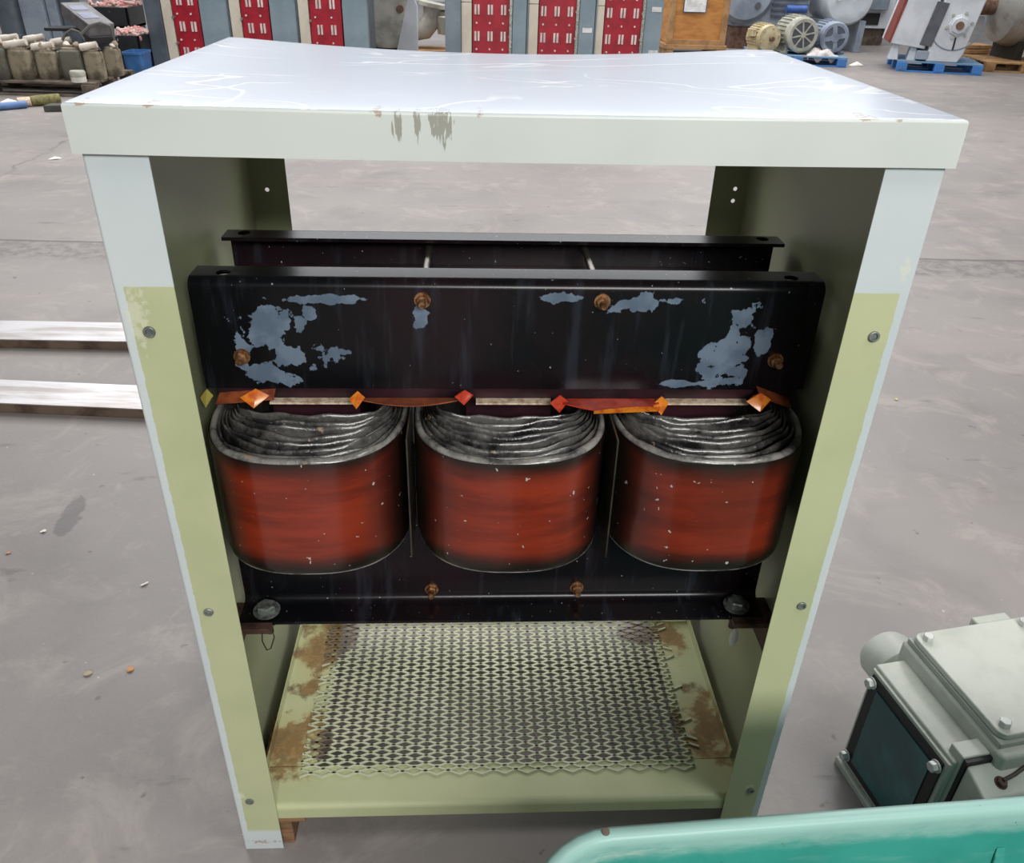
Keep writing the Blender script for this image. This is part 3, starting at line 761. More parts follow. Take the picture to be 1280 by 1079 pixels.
r_, X_ = switchgear((369.5, 371, 385, 426, 458), LY, rL, 2, 'right-hand switchgear cabinet of the left bank, beside the pale machine casing', 'switchgear cabinets in the left bank', -1, False)
zz = zrow(610, 12); rR = [zz-.30*2, zz-.30, zz, zz+.30, zz+.60, zz+.90]; rR = [v for v in rR if v > .15]
switchgear((556, 576, 590, 640, 659), LY, rR, 3, 'leftmost red-board switchgear cabinet of the right bank, with dark side column', 'switchgear cabinets in the right bank', 1, True)
switchgear((659.5, 661, 674, 724, 745), LY, rR, 3, 'middle red-board switchgear cabinet of the right bank, white label at mid height', 'switchgear cabinets in the right bank', 1, True)
r3, X3 = switchgear((745.5, 747, 757, 807, 830), LY, rR, 3, 'right-hand red-board switchgear cabinet, next to the plywood crate', 'switchgear cabinets in the right bank', 1, True)
for (px, py, par) in ((734, 38, 1), (821, 12, 2), (816, 66, 2)):
    p = at(px, py, LY-.035); rt = [o for o in COL.objects if o.name.startswith('switchgear_cabinet')][3+par]
    k = MB(); k.b2((p.x-.06-rt.location.x, -.036, p.z-.028), (p.x+.06-rt.location.x, -.031, p.z+.028)); k.build('name_label', 'label_white', rt)

# ---------------------------------------------------------------- pale machine casings between the banks
p = at(492, 60, 11.85)
mc = thing('machine_casing', 'large pale rounded machine casing between the two switchgear banks', 'machine', (p.x, 12.0, 0))
k = MB(); k.lathe((-.05, 0, .2), (-.05, 0, 1.7), [(0, .25), (.08, .33), (.3, .38), (.6, .40), (1, .36)], 28); k.build('drum_body', 'pale_casting', mc)
k = MB(); k.prism([(.02, .0), (.36, .0), (.37, .75), (.28, .95)], -.5, -.35, 'y'); k.build('gusset_plate', 'machine_white', mc, .01)
k = MB(); k.cyl((.13, -.42, .70), (.13, -.34, .70), .05, 14); k.build('port', 'shaft_rust', mc)
k = MB(); k.b2((-.42, -.2, 0), (.1, .3, .2)); k.build('foot', 'grimy_cavity', mc, .02)
p = at(531, 60, 12.8)
vb = thing('valve_body', 'pale cast pipe elbow with round flange beside the large casing', 'valve', (p.x, 12.85, 0))
k = MB(); k.tube([(-.12, 0, .35), (0, 0, .36), (.12, 0, .5), (.14, 0, .68)], .15, 18); k.build('elbow', 'pale_casting', vb)
k = MB(); k.cyl((-.19, 0, .35), (-.12, 0, .35), .25, 24); k.cyl((.135, 0, .66), (.145, 0, .72), .22, 24); pieces(k, 'flange', 'pale_casting', vb, .006)
k = MB(); k.b2((.2, -.1, .3), (.42, .2, .62)); k.lathe((.31, -.12, .3), (.31, -.12, .55), [(0, .06), (1, .12)], 16); k.build('pump_head', 'pale_casting', vb, .02)
k = MB(); k.b2((-.3, -.35, 0), (.45, .35, .10)); k.build('skid', 'lumber', vb, .01)
p = at(530, 4, 13.5)
bx = thing('cardboard_box', 'brown box on a blue-edged shelf behind the pipe elbow', 'box', (p.x, 13.6, .0))
k = MB(); k.b2((-.5, -.2, .95), (.5, .4, 1.4)); k.build('carton', 'plywood', bx, .01)
k = MB(); k.b2((-.55, -.25, .86), (.55, .45, .945)); k.build('shelf', 'pallet_blue_worn', bx, .01)
k = MB()
for sx in (-.5, .5): k.b2((sx-.04, -.2, 0), (sx+.04, .4, .86))
pieces(k, 'support', 'lumber_grey', bx, .01)

# ---------------------------------------------------------------- plywood crate
def yfl(px, py): return onz(px, py)
Yc = 13.6
pl, pr = at(836, 52, Yc), at(902, 52, Yc); cw = pr.x-pl.x
cr = thing('plywood_crate', 'orange plywood crate on wooden feet with a white paper sheet on its front', 'crate', ((pl.x+pr.x)/2, Yc, 0))
k = MB(); k.b2((-cw/2, 0, .17), (cw/2, .9, 1.35)); k.build('crate_body', 'plywood', cr, .006)
k = MB()
for sx in (-1, 1): k.b2((sx*cw/2-.05, -.03, .17), (sx*cw/2+.05, .0, 1.38)); 
k.b2((-cw/2, -.028, .16), (cw/2, .0, .24)); pieces(k, 'batten', 'lumber', cr, .004)
k = MB()
for sx in (-1, 1): k.b2((sx*(cw/2-.02)-.06, -.05, 0), (sx*(cw/2-.02)+.06, .9, .10))
k.b2((-cw/2-.08, -.06, .10), (cw/2+.08, .9, .165)); pieces(k, 'skid', 'lumber', cr, .005)
pa, pb = at(856, 0, Yc), at(881, 15, Yc); k = MB(); k.b2((pa.x-cr.location.x, -.036, pb.z), (pb.x-cr.location.x, -.030, pb.z+.32)); k.build('paper_sheet', 'label_white', cr)
k = MB(); k.b2((pa.x-cr.location.x-.015, -.031, pb.z-.015), (pb.x-cr.location.x+.015, -.0285, pb.z+.335)); k.build('paper_sleeve', 'steel_dark', cr)

# ---------------------------------------------------------------- pallets and motors
def pallet(name, lab, cat, loc, rz, L, Wd, m_top, m_side, Hh=.14, grp=None):
    r = thing(name, lab, cat, loc, rz, grp)
    nb = 6
    for i in range(nb):
        y = -Wd/2 + (i+.5)*Wd/nb; k = MB(); k.b2((-L/2, y-Wd/nb*.4, Hh-.022), (L/2, y+Wd/nb*.4, Hh)); k.build('deck_board', m_top, r, .003)
    for i in (-1, 0, 1):
        k = MB()
        for j in (-1, 0, 1): k.b2((i*(L/2-.07)-.07, j*(Wd/2-.06)-.06, .02), (i*(L/2-.07)+.07, j*(Wd/2-.06)+.06, Hh-.022))
        pieces(k, 'block', m_side, r, .004)
        k = MB(); k.b2((-L/2, i*(Wd/2-.06)-.055, 0), (L/2, i*(Wd/2-.06)+.055, .02)); k.build('bottom_board', m_side, r, .003)
    return r
def motor(name, lab, cat, loc, rz, R, Ln, m, m2, style, foot=True, grp=None):
    # axis along local -y (drive end towards -y); origin on the deck under the body
    r = thing(name, lab, cat, loc, rz, grp); zc = R*1.12
    k = MB(); k.lathe((0, -Ln/2, zc), (0, Ln/2, zc), [(0, R*.93), (.04, R), (.9, R), (1, R*.9)], 36)
    for i in range(28):
        a = 2*PI*i/28
        if math.sin(a) < -.75: continue
        k.box((math.cos(a)*R*1.03, .0, zc+math.sin(a)*R*1.03), (R*.03, Ln*.7, R*.12), Matrix.Rotation(-a+PI/2, 3, 'Y'))
    k.build('motor_body', m, r)
    k = MB()
    if style == 'shaft':
        k.lathe((0, -Ln/2, zc), (0, -Ln/2-.05, zc), [(0, R*.98), (.4, R*.96), (.5, R*.6), (1, R*.42)], 30); k.build('end_bell', m, r)
        k = MB(); k.cyl((0, -Ln/2-.05, zc), (0, -Ln/2-.12, zc), R*.17, 16); k.build('shaft', 'shaft_rust', r)
        k = MB()
        for i in range(6):
            a = i*PI/3+.3; k.hexbolt((math.cos(a)*R*.8, -Ln/2-.02, zc+math.sin(a)*R*.8), (0, -1, 0), R*.07, .02)
        pieces(k, 'bell_bolt', m2, r)
    else:
        k.lathe((0, -Ln/2, zc), (0, -Ln/2-.07, zc), [(0, R*1.02), (.7, R*1.02), (1, R*.92), (1.0, R*.74), (.85, R*.74)], 36, cap=False); k.build('fan_cowl', m, r)
        k = MB(); k.cyl((0, -Ln/2-.055, zc), (0, -Ln/2-.058, zc), R*.76, 30); k.build('fan_recess', 'dark_grille' if style == 'grille' else 'steel_dark', r)
        k = MB(); n = 8 if style == 'grille' else 4
        for i in range(n):
            a = 2*PI*i/n+.2; k.box((math.cos(a)*R*.4, -Ln/2-.066, zc+math.sin(a)*R*.4), (R*.72, .012, R*(.09 if style == 'grille' else .3)), Matrix.Rotation(-a, 3, 'Y'))
        k.cyl((0, -Ln/2-.06, zc), (0, -Ln/2-.08, zc), R*(.16 if style == 'grille' else .3), 18); k.build('grille', m, r)
    if style == 'shaft': k = MB(); k.b2((-R*1.0, -Ln*.33, zc+R*.1), (-R*1.35, Ln*.1, zc+R*.65)); k.build('terminal_cover', m, r, .01)
    if foot:
        k = MB()
        for sx in (-1, 1): k.b2((sx*R*.85-R*.25, -Ln*.4, 0), (sx*R*.85+R*.25, Ln*.4, R*.14)); k.b2((sx*R*.72-R*.1, -Ln*.38, R*.1), (sx*R*.72+R*.1, Ln*.38, R*.6))
        pieces(k, 'foot', m2, r, .004)
    return r
a, b = onz(945, 75), onz(1057, 83)
pd = Vector((b.x-a.x, b.y-a.y)); ang = math.atan2(pd.y, pd.x)
pc = Vector(((onz(912, 64).x+b.x)/2, 12.6+.55, 0))
P1 = pallet('pallet', 'blue pallet carrying three small motors behind the cabinet', 'pallet', (pc.x-.02, 13.15, 0), math.radians(-10), 1.45, 1.15, 'pallet_blue_worn', 'pallet_blue')
p = at(957, 62, 12.75); motor('electric_motor', 'small cream motor with a bare shaft end on the blue pallet', 'motor', (p.x, 13.0, .1401), math.radians(12), .19, .42, 'motor_beige', 'motor_beige', 'shaft', grp='motors on the blue pallet')
p = at(997, 58, 12.8); motor('electric_motor', 'grey-beige motor with a spoked round fan grille, middle of the three', 'motor', (p.x, 13.05, .1401), math.radians(6), .245, .5, 'motor_grey', 'motor_grey', 'grille', grp='motors on the blue pallet')
p = at(1041, 62, 12.8); motor('electric_motor', 'blue-grey motor with a round slotted end, right of the fan grille motor', 'motor', (p.x, 13.1, .1401), math.radians(0), .22, .45, 'motor_blue', 'motor_blue', 'slots', grp='motors on the blue pallet')
# crumpled rag on the pallet corner
def rag(loc, sx, sy, sz, m, seed, name, lab, cat):
    rnd = random.Random(seed); k = MB(); n = 18; vs, fs = [], []
    ph = [rnd.uniform(0, 6) for _ in range(8)]
    for j in range(n+1):
        for i in range(n+1):
            u, v = i/n*2-1, j/n*2-1; rr = min(1, math.hypot(u, v))
            z = sz*(1-rr**2)*(.6+.3*math.sin(5*u+ph[0])*math.cos(4*v+ph[1])+.2*math.sin(9*v+ph[2]+3*u)) + .004
            drop = 0
            if v < -.55: drop = (-.55-v)*sz*1.8*(.6+.5*math.sin(7*u+ph[3]))
            vs.append((u*sx*(1+.12*math.sin(3*v+ph[4])), max(v, -.75)*sy*(1+.1*math.sin(4*u+ph[5])), z-drop))
    for j in range(n):
        for i in range(n): a = j*(n+1)+i; fs.append((a, a+1, a+n+2, a+n+1))
    k.add(vs, fs); o = k.build(name, m, ang=80, loc=loc); md = o.modifiers.new('t', 'SOLIDIFY'); md.thickness = .006
    return tag(o, lab, cat)
p = at(1030, 66, 12.62); rag((p.x, 12.78, .145), .22, .2, .12, 'rag_white', 3, 'rag', 'crumpled white rag draped over the front edge of the blue pallet', 'rag')
# big machines behind
p = at(960, 20, 15.2)
bm_ = thing('large_motor', 'large blue-grey motor with louvred side behind the small motors', 'motor', (p.x, 15.3, 0), 0)
k = MB(); k.b2((-.75, -.4, .35), (.62, .6, 1.7)); k.build('motor_housing', 'machine_blue', bm_, .06)
k = MB(); k.lathe((-.56, -.1, .92), (-.56, -.52, .92), [(0, .52), (.8, .52), (1, .45)], 36); k.build('end_shell', 'machine_blue', bm_)
k = MB()
for i in range(7): k.b2((-.06, -.43, .52+i*.09), (.58, -.39, .555+i*.09))
pieces(k, 'louvre', 'steel_dark', bm_)
k = MB(); k.b2((-.7, -.35, 0), (.6, .5, .35)); k.build('base_skid', 'shaft_rust', bm_, .01)
k = MB(); k.cyl((-.35, -.52, .70), (-.35, -.56, .70), .05, 14); k.build('plug', 'dark_grille', bm_)
p = at(1052, 10, 15.0)
dr = thing('steel_drum', 'pale blue round tank end behind the motors on the blue pallet', 'tank', (p.x, 15.0, 0))
k = MB(); k.lathe((0, -.35, .85), (0, .7, .85), [(0, .26), (.03, .39), (.08, .43), (.95, .43), (1, .38)], 36); k.build('tank_shell', 'machine_pale', dr)
k = MB()
for sx in (-.33, .33): k.b2((sx-.06, -.25, 0), (sx+.06, .6, .5))
pieces(k, 'cradle', 'machine_blue', dr, .01)
k = MB(); k.box((-.2, -.4, .98), (.06, .04, .35), Matrix.Rotation(.3, 3, 'Y')); k.build('bracket', 'label_white', dr, .006)
p = at(1000, 12, 14.4)
bp = thing('blue_pipe', 'short deep blue capped pipe behind the fan grille motor', 'pipe', (p.x+.05, 14.5, 0))
k = MB(); k.cyl((-.25, 0, p.z), (.10, 0, p.z), .06, 16); k.build('pipe', 'deep_blue', bp, .01)
k = MB(); k.b2((-.1, -.04, 0), (-.04, .04, p.z-.05)); k.build('stand', 'dark_grille', bp)
p = at(1088, 30, 16.1)
gc = thing('control_cabinet', 'pale grey machine cabinet with vent slits behind the tilted generator', 'cabinet', (p.x, 16.2, 0))
k = MB(); k.b2((-.42, -.2, .3), (.35, .6, 1.8)); k.build('cabinet_body', 'machine_white', gc, .01)
k = MB(); k.b2((-.22, -.21, 1.0), (.0, -.195, 1.03)); k.b2((.05, -.21, 1.0), (.28, -.195, 1.03)); pieces(k, 'vent_slit', 'cavity', gc)
k = MB(); k.b2((-.30, -.32, .62), (.18, -.2, .86)); k.build('gauge_box', 'steel_grey', gc, .01)
k = MB(); k.b2((-.35, -.1, .0), (.3, .5, .3)); k.build('skid', 'lumber_grey', gc)
k = MB(); k.b2((-.28, -.215, .36), (.1, -.195, .56)); k.build('opening', 'cavity', gc)
# pallet and the big generator
A_, B_ = onz(1120, 89), onz(1226, 95); dd = Vector((B_.x-A_.x, B_.y-A_.y)); ang = math.atan2(dd.y, dd.x); nrm = Vector((-dd.y, dd.x)).normalized()
cen = Vector(((A_.x+B_.x)/2, (A_.y+B_.y)/2)) + nrm*.52
P2 = pallet('pallet', 'blue pallet under the big pale generator at the right', 'pallet', (cen.x, cen.y, 0), ang, dd.length, 1.05, 'pallet_blue_worn', 'pallet_blue', .15)
gn = thing('generator', 'big pale grey generator with round bearing hub standing on a blue pallet', 'generator', (cen.x-.15, cen.y+.03, .1505), ang)
def GN(mb, n_, m, bev=0): return mb.build(n_, m, gn, bev)
k = MB(); k.prism([(-.06, .0), (.38, .0), (.44, .12), (.56, .95), (.5, 1.15), (.02, 1.15)], -.46, .42, 'y'); GN(k, 'frame', 'machine_white', .02)
k = MB(); k.prism([(-.62, .22), (-.1, .16), (-.02, 1.15), (-.45, 1.15)], -.40, .40, 'y'); GN(k, 'terminal_housing', 'machine_white', .012)
k = MB(); k.prism([(-.64, .24), (-.60, .22), (-.43, 1.15), (-.47, 1.15)], -.41, .1, 'y'); GN(k, 'side_strip', 'rust_red', .003)
k = MB(); k.prism([(-.20, .22), (-.03, .20), (.07, .78), (-.10, .80)], -.472, -.455, 'y'); GN(k, 'grille_panel', 'dark_grille', .004)
cx, cz = .27, .50
k = MB(); k.lathe((cx, -.46, cz), (cx, -.52, cz), [(0, .15), (.4, .145), (.5, .115), (1, .11)], 8); GN(k, 'bearing_hub', 'machine_white', .004)
k = MB(); k.cyl((cx, -.52, cz), (cx, -.545, cz), .055, 18); GN(k, 'shaft_end', 'shaft_rust', .003)
k = MB()
for i in range(6):
    a_ = i*PI/3+.2; k.cyl((cx+.17*math.cos(a_), -.462, cz+.17*math.sin(a_)), (cx+.17*math.cos(a_), -.485, cz+.17*math.sin(a_)), .022, 8)
pieces(k, 'hub_bolt', 'motor_grey', gn)
k = MB(); n = 40; vs, fs = [], []
for i in range(n+1):
    a_ = math.radians(160+220*i/n)
    for rr, yy in ((.345, -.462), (.365, -.462), (.365, -.4575), (.345, -.4575)): vs.append((cx-.02+rr*math.cos(a_), yy, cz+rr*math.sin(a_)+.02))
for i in range(n):
    for q_ in range(4): fs.append((4*i+q_, 4*i+(q_+1) % 4, 4*i+4+(q_+1) % 4, 4*i+4+q_))
k.add(vs, fs); GN(k, 'cover_ring', 'steel_grey')
k = MB(); k.b2((cx-.012, -.466, cz-.33), (cx+.012, -.458, cz-.16)); GN(k, 'drain_slot', 'cavity')
k = MB()
for x_ in (-.5, -.24): k.box((x_, -.25, .1), (.14, .2, .22), None, .6)
pieces(k, 'leg', 'machine_pale', gn, .01)
k = MB(); k.b2((-.2, -.46, .02), (-.02, .3, .14)); GN(k, 'sole_plate', 'machine_blue', .01)
# right hand pallet, boards and tank
p = onz(1238, 91); q = onz(1279, 97)
P3 = pallet('pallet', 'bare wooden pallet at the right edge under the steel tank', 'pallet', (p.x+.62, p.y+.5, 0), math.radians(-8), 1.2, 1.0, 'lumber', 'lumber')
tk = thing('steel_tank', 'stained grey steel tank at the right edge of the photo', 'tank', (p.x+.55, p.y+.75, .1401))
k = MB(); k.lathe((-.35, 0, .75), (1.3, -.1, .75), [(0, .1), (.02, .34), (.08, .52), (.2, .58), (1, .58)], 36); k.build('tank_shell', 'tank_steel', tk)
k = MB(); k.cyl((-.62, .05, .72), (-.2, .02, .74), .13, 18); k.build('outlet_pipe', 'shaft_rust', tk, .01)
k = MB(); k.b2((.0, -.35, 0), (.12, .35, .35)); k.b2((.7, -.35, 0), (.82, .35, .35)); pieces(k, 'saddle', 'grimy_cavity', tk, .01)
p = onz(1222, 78)
bs = thing('board_stack', 'loose grey boards lying behind the wooden pallet at the right', 'boards', (p.x-.0, p.y+.55, 0))
k = MB()
for i in range(3): k.b2((-.35+.04*i, -.25+.03*i, .03+.07*i), (.4, .2, .09+.07*i))
for s in (-.2, .2): k.b2((s-.05, -.2, 0), (s+.05, .2, .03))
pieces(k, 'board', 'lumber', bs, .006)

# ---------------------------------------------------------------- left: pallet of old canisters and crates
LYP = 8.45
cR = at(120, 112, LYP)
pw = 2.2
P4 = pallet('pallet', 'dark weathered wooden pallet loaded with grimy canisters at the left', 'pallet', (cR.x-pw/2+.02, LYP+.56, 0), math.radians(-2), pw, 1.1, 'lumber_grey', 'lumber_grey')
def canister(px0, px1, pyb, Y, hpx, m, lab, tube=True, tilt=0):
    pa, pb = at(px0, pyb, Y), at(px1, pyb, Y); w = (pb.x-pa.x)*.88; h = hpx/FPX*(pb-CAM).length*.74
    r = thing('oil_canister', lab, 'canister', ((pa.x+pb.x)/2, Y+w*.4, .1401), random.uniform(-.12, .12), 'grimy canisters on the dark pallet')
    k = MB(); pts = rrect(w/2, w*.42, w*.2, 5); n = len(pts); vs, fs = [], []
    for (s, z) in ((.9, 0), (.97, .03), (1, .06), (1, h*.86), (.94, h*.94), (.6, h)):
        vs += [(x*s, y*s, z) for x, y in pts]
    for l in range(5):
        for i in range(n): j = (i+1) % n; fs.append((l*n+i, l*n+j, (l+1)*n+j, (l+1)*n+i))
    fs.append(tuple(range(n))); fs.append(tuple(range(5*n, 6*n))); k.add(vs, fs); k.build('tank', m, r)
    k = MB(); k.prism(rrect(w*.33, w*.28, w*.08, 3), h*.97, h*1.05); k.build('cap', 'canister_top', r, .006)
    for q_ in range(3):
        k = MB(); bx_, by_ = random.uniform(-.3, .3)*w, random.uniform(-.25, .25)*w
        if q_ == 0: k.box((bx_, by_, h*1.04), (w*.5, w*.12, .05), Matrix.Rotation(random.uniform(-.5, .5), 3, 'Z')); k.build('terminal_bracket', 'canister_top', r, .004)
        else: k.lathe((bx_, by_, h*.96), (bx_+.02, by_, h*random.uniform(1.1, 1.3)), [(0, .03), (.5, .024), (.55, .036), (.7, .036), (1, .015)], 10); k.build('terminal_post', 'porcelain' if q_ == 1 else 'canister_top', r)
    if tube:
        k = MB(); k.lathe((-w*.55, -.05, h*1.10), (w*.42, -.02, h*1.22), [(0, .03), (.05, .038), (.55, .038), (.6, .033), (1, .033)], 14); k.build('bushing_tube', 'porcelain', r)
        k = MB(); k.tube([(w*.4, 0, h*1.15), (w*.5, .0, h*1.05), (w*.35, .02, h*.98)], .012, 6); k.build('lead', 'cable_grey', r)
    return r
canister(-16, 14, 103, 8.5, 40, 'canister_dark', 'grimy canister cut by the left edge of the photo, front row')
canister(13, 46, 102, 8.55, 38, 'canister', 'grimy canister second from the left in the front row, tan and chipped')
canister(47, 78, 101, 8.6, 36, 'canister', 'grimy canister in the front row left of the tall dark one')
canister(77, 107, 100, 8.6, 39, 'canister_dark', 'tall dark grey canister in the middle of the front row', tube=False)
canister(107, 131, 98, 8.65, 37, 'canister', 'tall narrow mossy canister right of the dark grey one')
canister(131, 153, 92, 8.95, 36, 'canister', 'tan canister at the right end of the pallet, nearest the black crate', tube=False)
canister(2, 34, 92, 9.05, 36, 'canister', 'grimy canister in the back row at the left end')
canister(38, 66, 92, 9.05, 37, 'canister', 'grimy canister in the back row, middle, white tube on top')
canister(70, 98, 91, 9.05, 35, 'canister_dark', 'dark canister in the back row below the grey control unit')
p = at(98, 97, 8.5)
jr = thing('small_jar', 'small white and clear jar at the front edge of the dark pallet', 'jar', (p.x, 8.50, .1401))
k = MB(); k.lathe((0, 0, 0), (0, 0, .05), [(0, .075), (1, .075)], 18); k.build('jar_base', 'paper_scrap', jr)
k = MB(); k.lathe((0, 0, .05), (0, 0, .11), [(0, .075), (.7, .08), (1, .07)], 18); k.build('jar_top', 'pale_casting', jr)
p = at(50, 98, 8.5)
# grey control unit leaning on the canisters
p0 = at(96, 16, 9.3); p1 = at(127, 40, 8.95)
cu = thing('control_unit', 'long grey control unit with two windows leaning across the canisters', 'control unit', (0, 0, 0))
d = (p1-p0); L_ = d.length; ex = d.normalized(); ey = Vector((0, 0, 1)).cross(ex).normalized(); ez = ex.cross(ey)
Rm = Matrix((ex, ey, ez)).transposed()
cu.location = (p0+p1)/2 + Vector((0, 0, .03)); cu.rotation_euler = Rm.to_euler()
k = MB(); k.b2((-L_/2-.06, -.14, -.08), (L_/2+.02, .14, .06)); k.build('casing', 'device_grey', cu, .012)
k = MB(); k.b2((-L_/2+.05, -.11, .06), (-L_/2+.17, .06, .064)); k.build('window', 'device_window', cu)
k = MB(); k.b2((-L_/2+.24, -.11, .06), (-L_/2+.40, .06, .064)); k.build('window', 'device_window', cu)
k = MB(); k.b2((L_/2-.08, -.15, -.14), (L_/2+.05, .15, -.06)); k.build('end_cap', 'black_plastic', cu, .01)
p = at(84, 36, 9.2)
bp2 = thing('black_plate', 'flat black plate lying on the back row of canisters', 'plate', (p.x, 9.25, p.z))
k = MB(); k.b2((-.22, -.12, -.02), (.18, .16, .012)); k.build('plate', 'black_plastic', bp2, .006)
k = MB(); k.tube([(at(78, 50, 8.95)), (at(82, 42, 8.95)), (at(90, 37, 8.95)), (at(99, 40, 8.95)), (at(107, 52, 8.95))], .014, 8); tag(k.build('cable', 'cable_grey'), 'grey cable looped over the middle canisters', 'cable')
k = MB(); k.tube([(at(102, 42, 8.75)), (at(112, 32, 8.75)), (at(126, 28, 8.75)), (at(137, 32, 8.75)), (at(143, 50, 8.8))], .014, 8); tag(k.build('cable', 'cable_grey'), 'grey cable arched over the end of the control unit', 'cable')
# black crates of scrap
def crate(px0, px1, pyt, pyb, Y, dep, lab, lab2, seed, elev, sup=None):
    a, b_ = at(px0, pyb, Y), at(px1, pyb, Y); zt = at(px0, pyt, Y).z
    r = thing('scrap_crate', lab, 'crate', ((a.x+b_.x)/2, Y+dep/2, 0)); w = b_.x-a.x; z0 = max(a.z, .12)
    k = MB(); th = .03
    for (x0, x1, y0, y1) in ((-w/2, w/2, -dep/2, -dep/2+th), (-w/2, w/2, dep/2-th, dep/2), (-w/2, -w/2+th, -dep/2, dep/2), (w/2-th, w/2, -dep/2, dep/2)): k.b2((x0, y0, z0), (x1, y1, zt))
    k.b2((-w/2, -dep/2, z0), (w/2, dep/2, z0+.04)); k.build('crate_wall', 'black_plastic', r, .008)
    k = MB()
    for sx in (-1, 1): k.b2((sx*(w/2-.06)-.05, -dep/2+.02, 0), (sx*(w/2-.06)+.05, dep/2-.02, z0))
    pieces(k, 'stand', 'navy', r)
    rnd = random.Random(seed); k = MB()
    for i in range(70):
        c_ = Vector((rnd.uniform(-.42, .42)*w, rnd.uniform(-.42, .42)*dep, zt-.05+rnd.uniform(0, .09))); e_ = Vector((rnd.uniform(-1, 1), rnd.uniform(-1, 1), rnd.uniform(-.4, .6))).normalized()*rnd.uniform(.04, .09)
        k.cyl(c_-e_, c_+e_, rnd.uniform(.012, .028), 7)
    k.b2((-w/2+.03, -dep/2+.03, z0+.04), (w/2-.03, dep/2-.03, zt-.06))
    o = k.build('scrap_fittings', 'pink_scrap'); o.location = r.location; tag(o, lab2, 'scrap', kind='stuff')
crate(108, 163, 8, 35, 10.9, .6, 'black crate heaped with red and white fittings, higher one behind the control unit', 'red and white fittings heaped in the higher black crate', 5, .7)
crate(149, 178, 44, 72, 10.1, .5, 'black crate with pink fittings, lower one beside the leftmost switchgear', 'pink and white fittings heaped in the lower black crate', 6, .3)
p, q = at(153, 92, 9.6), at(178, 92, 9.6); w = q.x-p.x
bt = thing('blue_tub', 'small blue plastic tub on the floor below the lower black crate', 'tub', ((p.x+q.x)/2, 9.86, 0))
k = MB(); vs, fs = [], []; pts = rrect(w/2, .17, .04, 4); n = len(pts)
for (s, z) in ((.85, 0), (1, .27), (1.05, .275), (1.05, .30), (.98, .30), (.83, .03)): vs += [(x*s, y*s, z) for x, y in pts]
for l in range(5):
    for i in range(n): j = (i+1) % n; fs.append((l*n+i, l*n+j, (l+1)*n+j, (l+1)*n+i))
fs.append(tuple(range(n))); fs.append(tuple(range(5*n, 6*n))); k.add(vs, fs); k.build('tub_shell', 'blue_tub', bt)
# steel columns and drum behind the canisters
a, b_ = at(32, 40, 10.6), at(75, 40, 10.6); w = b_.x-a.x
sc = thing('steel_enclosure', 'tall grey steel enclosure standing behind the canisters', 'enclosure', ((a.x+b_.x)/2, 10.8, 0))
k = MB(); k.b2((-w/2, -.2, .0), (w*.18, .4, 2.0)); k.build('left_panel', 'machine_blue', sc, .01)
k = MB(); k.b2((w*.20, -.14, .0), (w/2, .4, 2.0)); k.build('right_panel', 'machine_blue', sc, .01)
k = MB(); k.b2((w*.5+.03, -.1, .0), (w*.5+.2, .1, 1.9)); k.build('narrow_panel', 'steel_dark', sc, .01)
a, b_ = at(-12, 40, 10.6), at(30, 40, 10.6); w = b_.x-a.x
dk = thing('dark_drum', 'dark shiny steel drum behind the canisters at the left edge', 'drum', ((a.x+b_.x)/2, 10.9, 0))
k = MB(); k.lathe((0, 0, 0), (0, 0, .98), [(0, w*.46), (.02, w*.48), (.33, w*.48), (.34, w*.5), (.36, w*.5), (.37, w*.48), (.97, w*.48), (.98, w*.5), (1, w*.5)], 32); k.build('drum_shell', 'steel_dark', dk)
k = MB(); k.lathe((0, 0, .981), (0, 0, 1.25), [(0, w*.5), (.3, w*.44), (1, w*.42)], 32); k.build('drum_lid', 'black_plastic', dk)
# broom, rubber offcut and litter on the floor
a, b_ = onz(-20, 140), onz(34, 135); c_ = onz(76, 130)
br = thing('push_broom', 'blue-handled broom with green bristles lying on the floor at the left', 'broom', (a.x, a.y, 0), 0)
loc = lambda p, z=0: (p.x-a.x, p.y-a.y, z)
k = MB(); k.cyl(loc(a, .035), loc(b_, .035), .033, 10); k.build('handle', 'broom_blue', br)
k = MB(); e_ = onz(24, 134); g_ = onz(40, 133); k.cyl(loc(e_, .045), loc(g_, .045), .045, 10); k.build('collar', 'pale_paper', br)
k = MB(); k.lathe(loc(g_, .05), loc(c_, .05), [(0, .045), (.3, .05), (1, .05)], 10); k.build('bristles', 'straw', br)
p = onz(70, 138)
k = MB(); k.prism([(-.07, -.1), (.25, -.03), (.25, .1), (-.05, .04)], 0, .06); tag(k.build('rubber_offcut', 'rubber', None, .01, loc=(p.x, p.y, 0)), 'dark rubber offcut on the floor beside the lid corner at the left', 'offcut')
def litter(px, py, a_, b_, m, name, lab, cat, rz=0):
    p = onz(px, py); k = MB(); n = 9; vs = [(0, 0, .012*a_/.03)]
    for i in range(n):
        t_ = 2*PI*i/n; q_ = .75+.4*random.random(); vs.append((a_*q_*math.cos(t_), b_*q_*math.sin(t_), .002+.004*random.random()))
    k.add(vs, [(0, i+1, (i+1) % n+1) for i in range(n)]); o = k.build(name, m, ang=80, loc=(p.x, p.y, .0005)); o.rotation_euler[2] = rz
    md = o.modifiers.new('t', 'SOLIDIFY'); md.thickness = .002
    tag(o, lab, cat)
litter(110, 843, .0105, .007, 'leaf_tan', 'leaf_scrap', 'curled tan leaf scrap on the floor left of the cabinet', 'scrap', .3)
litter(163, 838, .008, .009, 'scrap_orange', 'orange_scrap', 'flat orange scrap on the floor right of the tan leaf scrap', 'scrap')
litter(181, 731, .013, .004, 'paper_scrap', 'paper_scrap', 'thin white sliver on the floor close to the left cabinet post', 'scrap', .7)
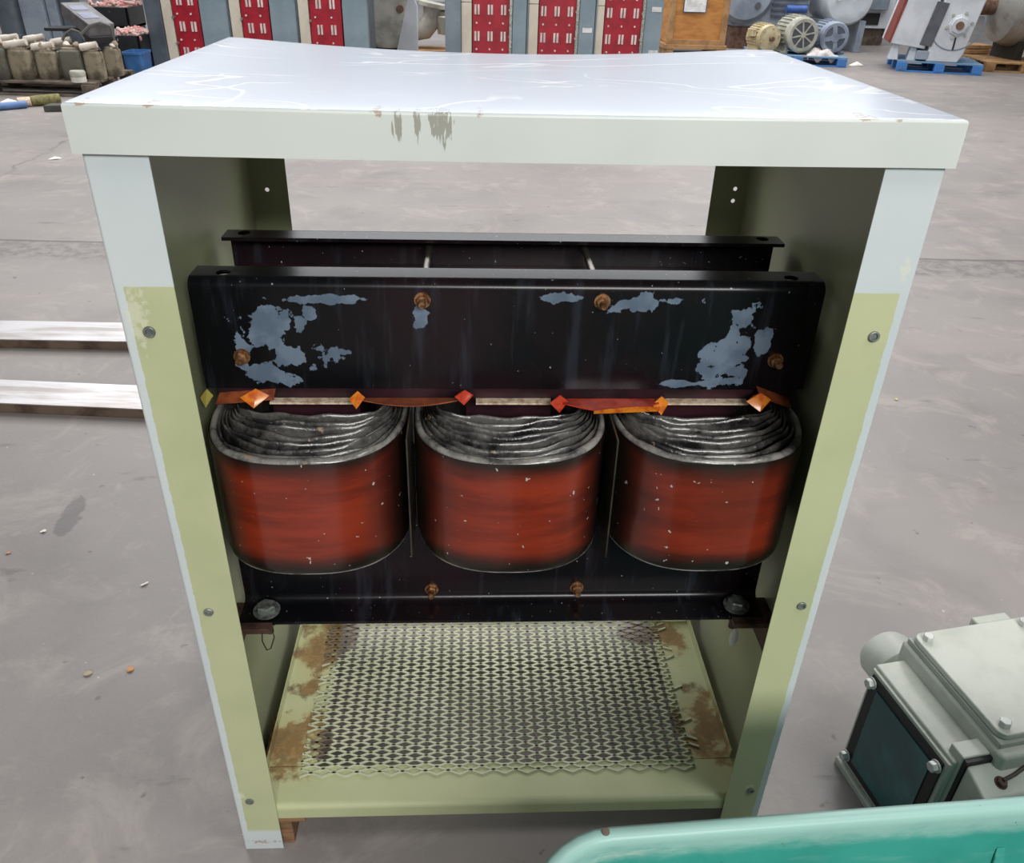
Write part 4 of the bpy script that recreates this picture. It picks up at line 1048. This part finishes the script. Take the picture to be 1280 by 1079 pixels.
litter(55, 665, .009, .006, 'paper_scrap', 'paper_scrap', 'small pale chip on the floor below the dark smear', 'scrap', .6)
litter(11, 692, .007, .004, 'scrap_orange', 'orange_scrap', 'tiny orange chip on the floor near the left edge', 'scrap', .6)
litter(69, 199, .05, .022, 'paper_scrap', 'paper_scrap', 'white paper scrap on the floor just below the crack at the left', 'scrap', .5)
litter(11, 128, .09, .05, 'paper_scrap', 'paper_scrap', 'white paper scrap on the floor behind the broom handle', 'scrap', .1)
litter(37, 131, .08, .04, 'paper_scrap', 'paper_scrap', 'white paper scrap lying on the broom collar', 'scrap', .1)
litter(1120, 500, .006, .006, 'yellow_mark', 'yellow_scrap', 'tiny yellow chip on the floor right of the cabinet', 'scrap', .1)
litter(1070, 82, .15, .05, 'paper_scrap', 'paper_scrap', 'white scrap on the floor between the two blue pallets', 'scrap', .1)

# ---------------------------------------------------------------- light
def area(loc, rot, sx, sy, e, c=(1, 1, 1)):
    l = bpy.data.lights.new('lamp', 'AREA'); l.shape = 'RECTANGLE'; l.size = sx; l.size_y = sy; l.energy = e; l.color = c
    o = bpy.data.objects.new('lamp', l); COL.objects.link(o); o.location = loc; o.rotation_euler = rot
w = bpy.data.worlds.new('hall'); S.world = w; w.use_nodes = True
bg = w.node_tree.nodes['Background']; bg.inputs[0].default_value = (.93, .96, 1.0, 1); bg.inputs[1].default_value = .20
area((1.3, -5.6, 4.2), (math.radians(66), 0, math.radians(12)), 3.4, 1.4, 390, (1, .985, .95))
area((1.9, -1.0, 4.5), (math.radians(8), math.radians(6), 0), 1.4, 1.0, 58)  # added fill, no real fixture: softens the bin's shadow on the right post
area((-3.4, 6.2, 6.0), (math.radians(-8), 0, 0), 1.2, 5, 290); area((3.4, 6.0, 6.0), (math.radians(-8), 0, 0), 1.2, 5, 310)
area((0, 12.4, 6.7), (0, 0, 0), 18, 5, 1350)
area((0, 20, 6), (math.radians(-50), 0, 0), 20, 3, 300, (.9, .95, 1))
area((0, 19, 7), (math.radians(80), 0, 0), 30, 3, 900, (.92, .96, 1))  # added wash that brightens the back wall for lid and beam reflections
S.view_settings.view_transform = 'Standard'; S.view_settings.exposure = 0.0
S.cycles.max_bounces = 6
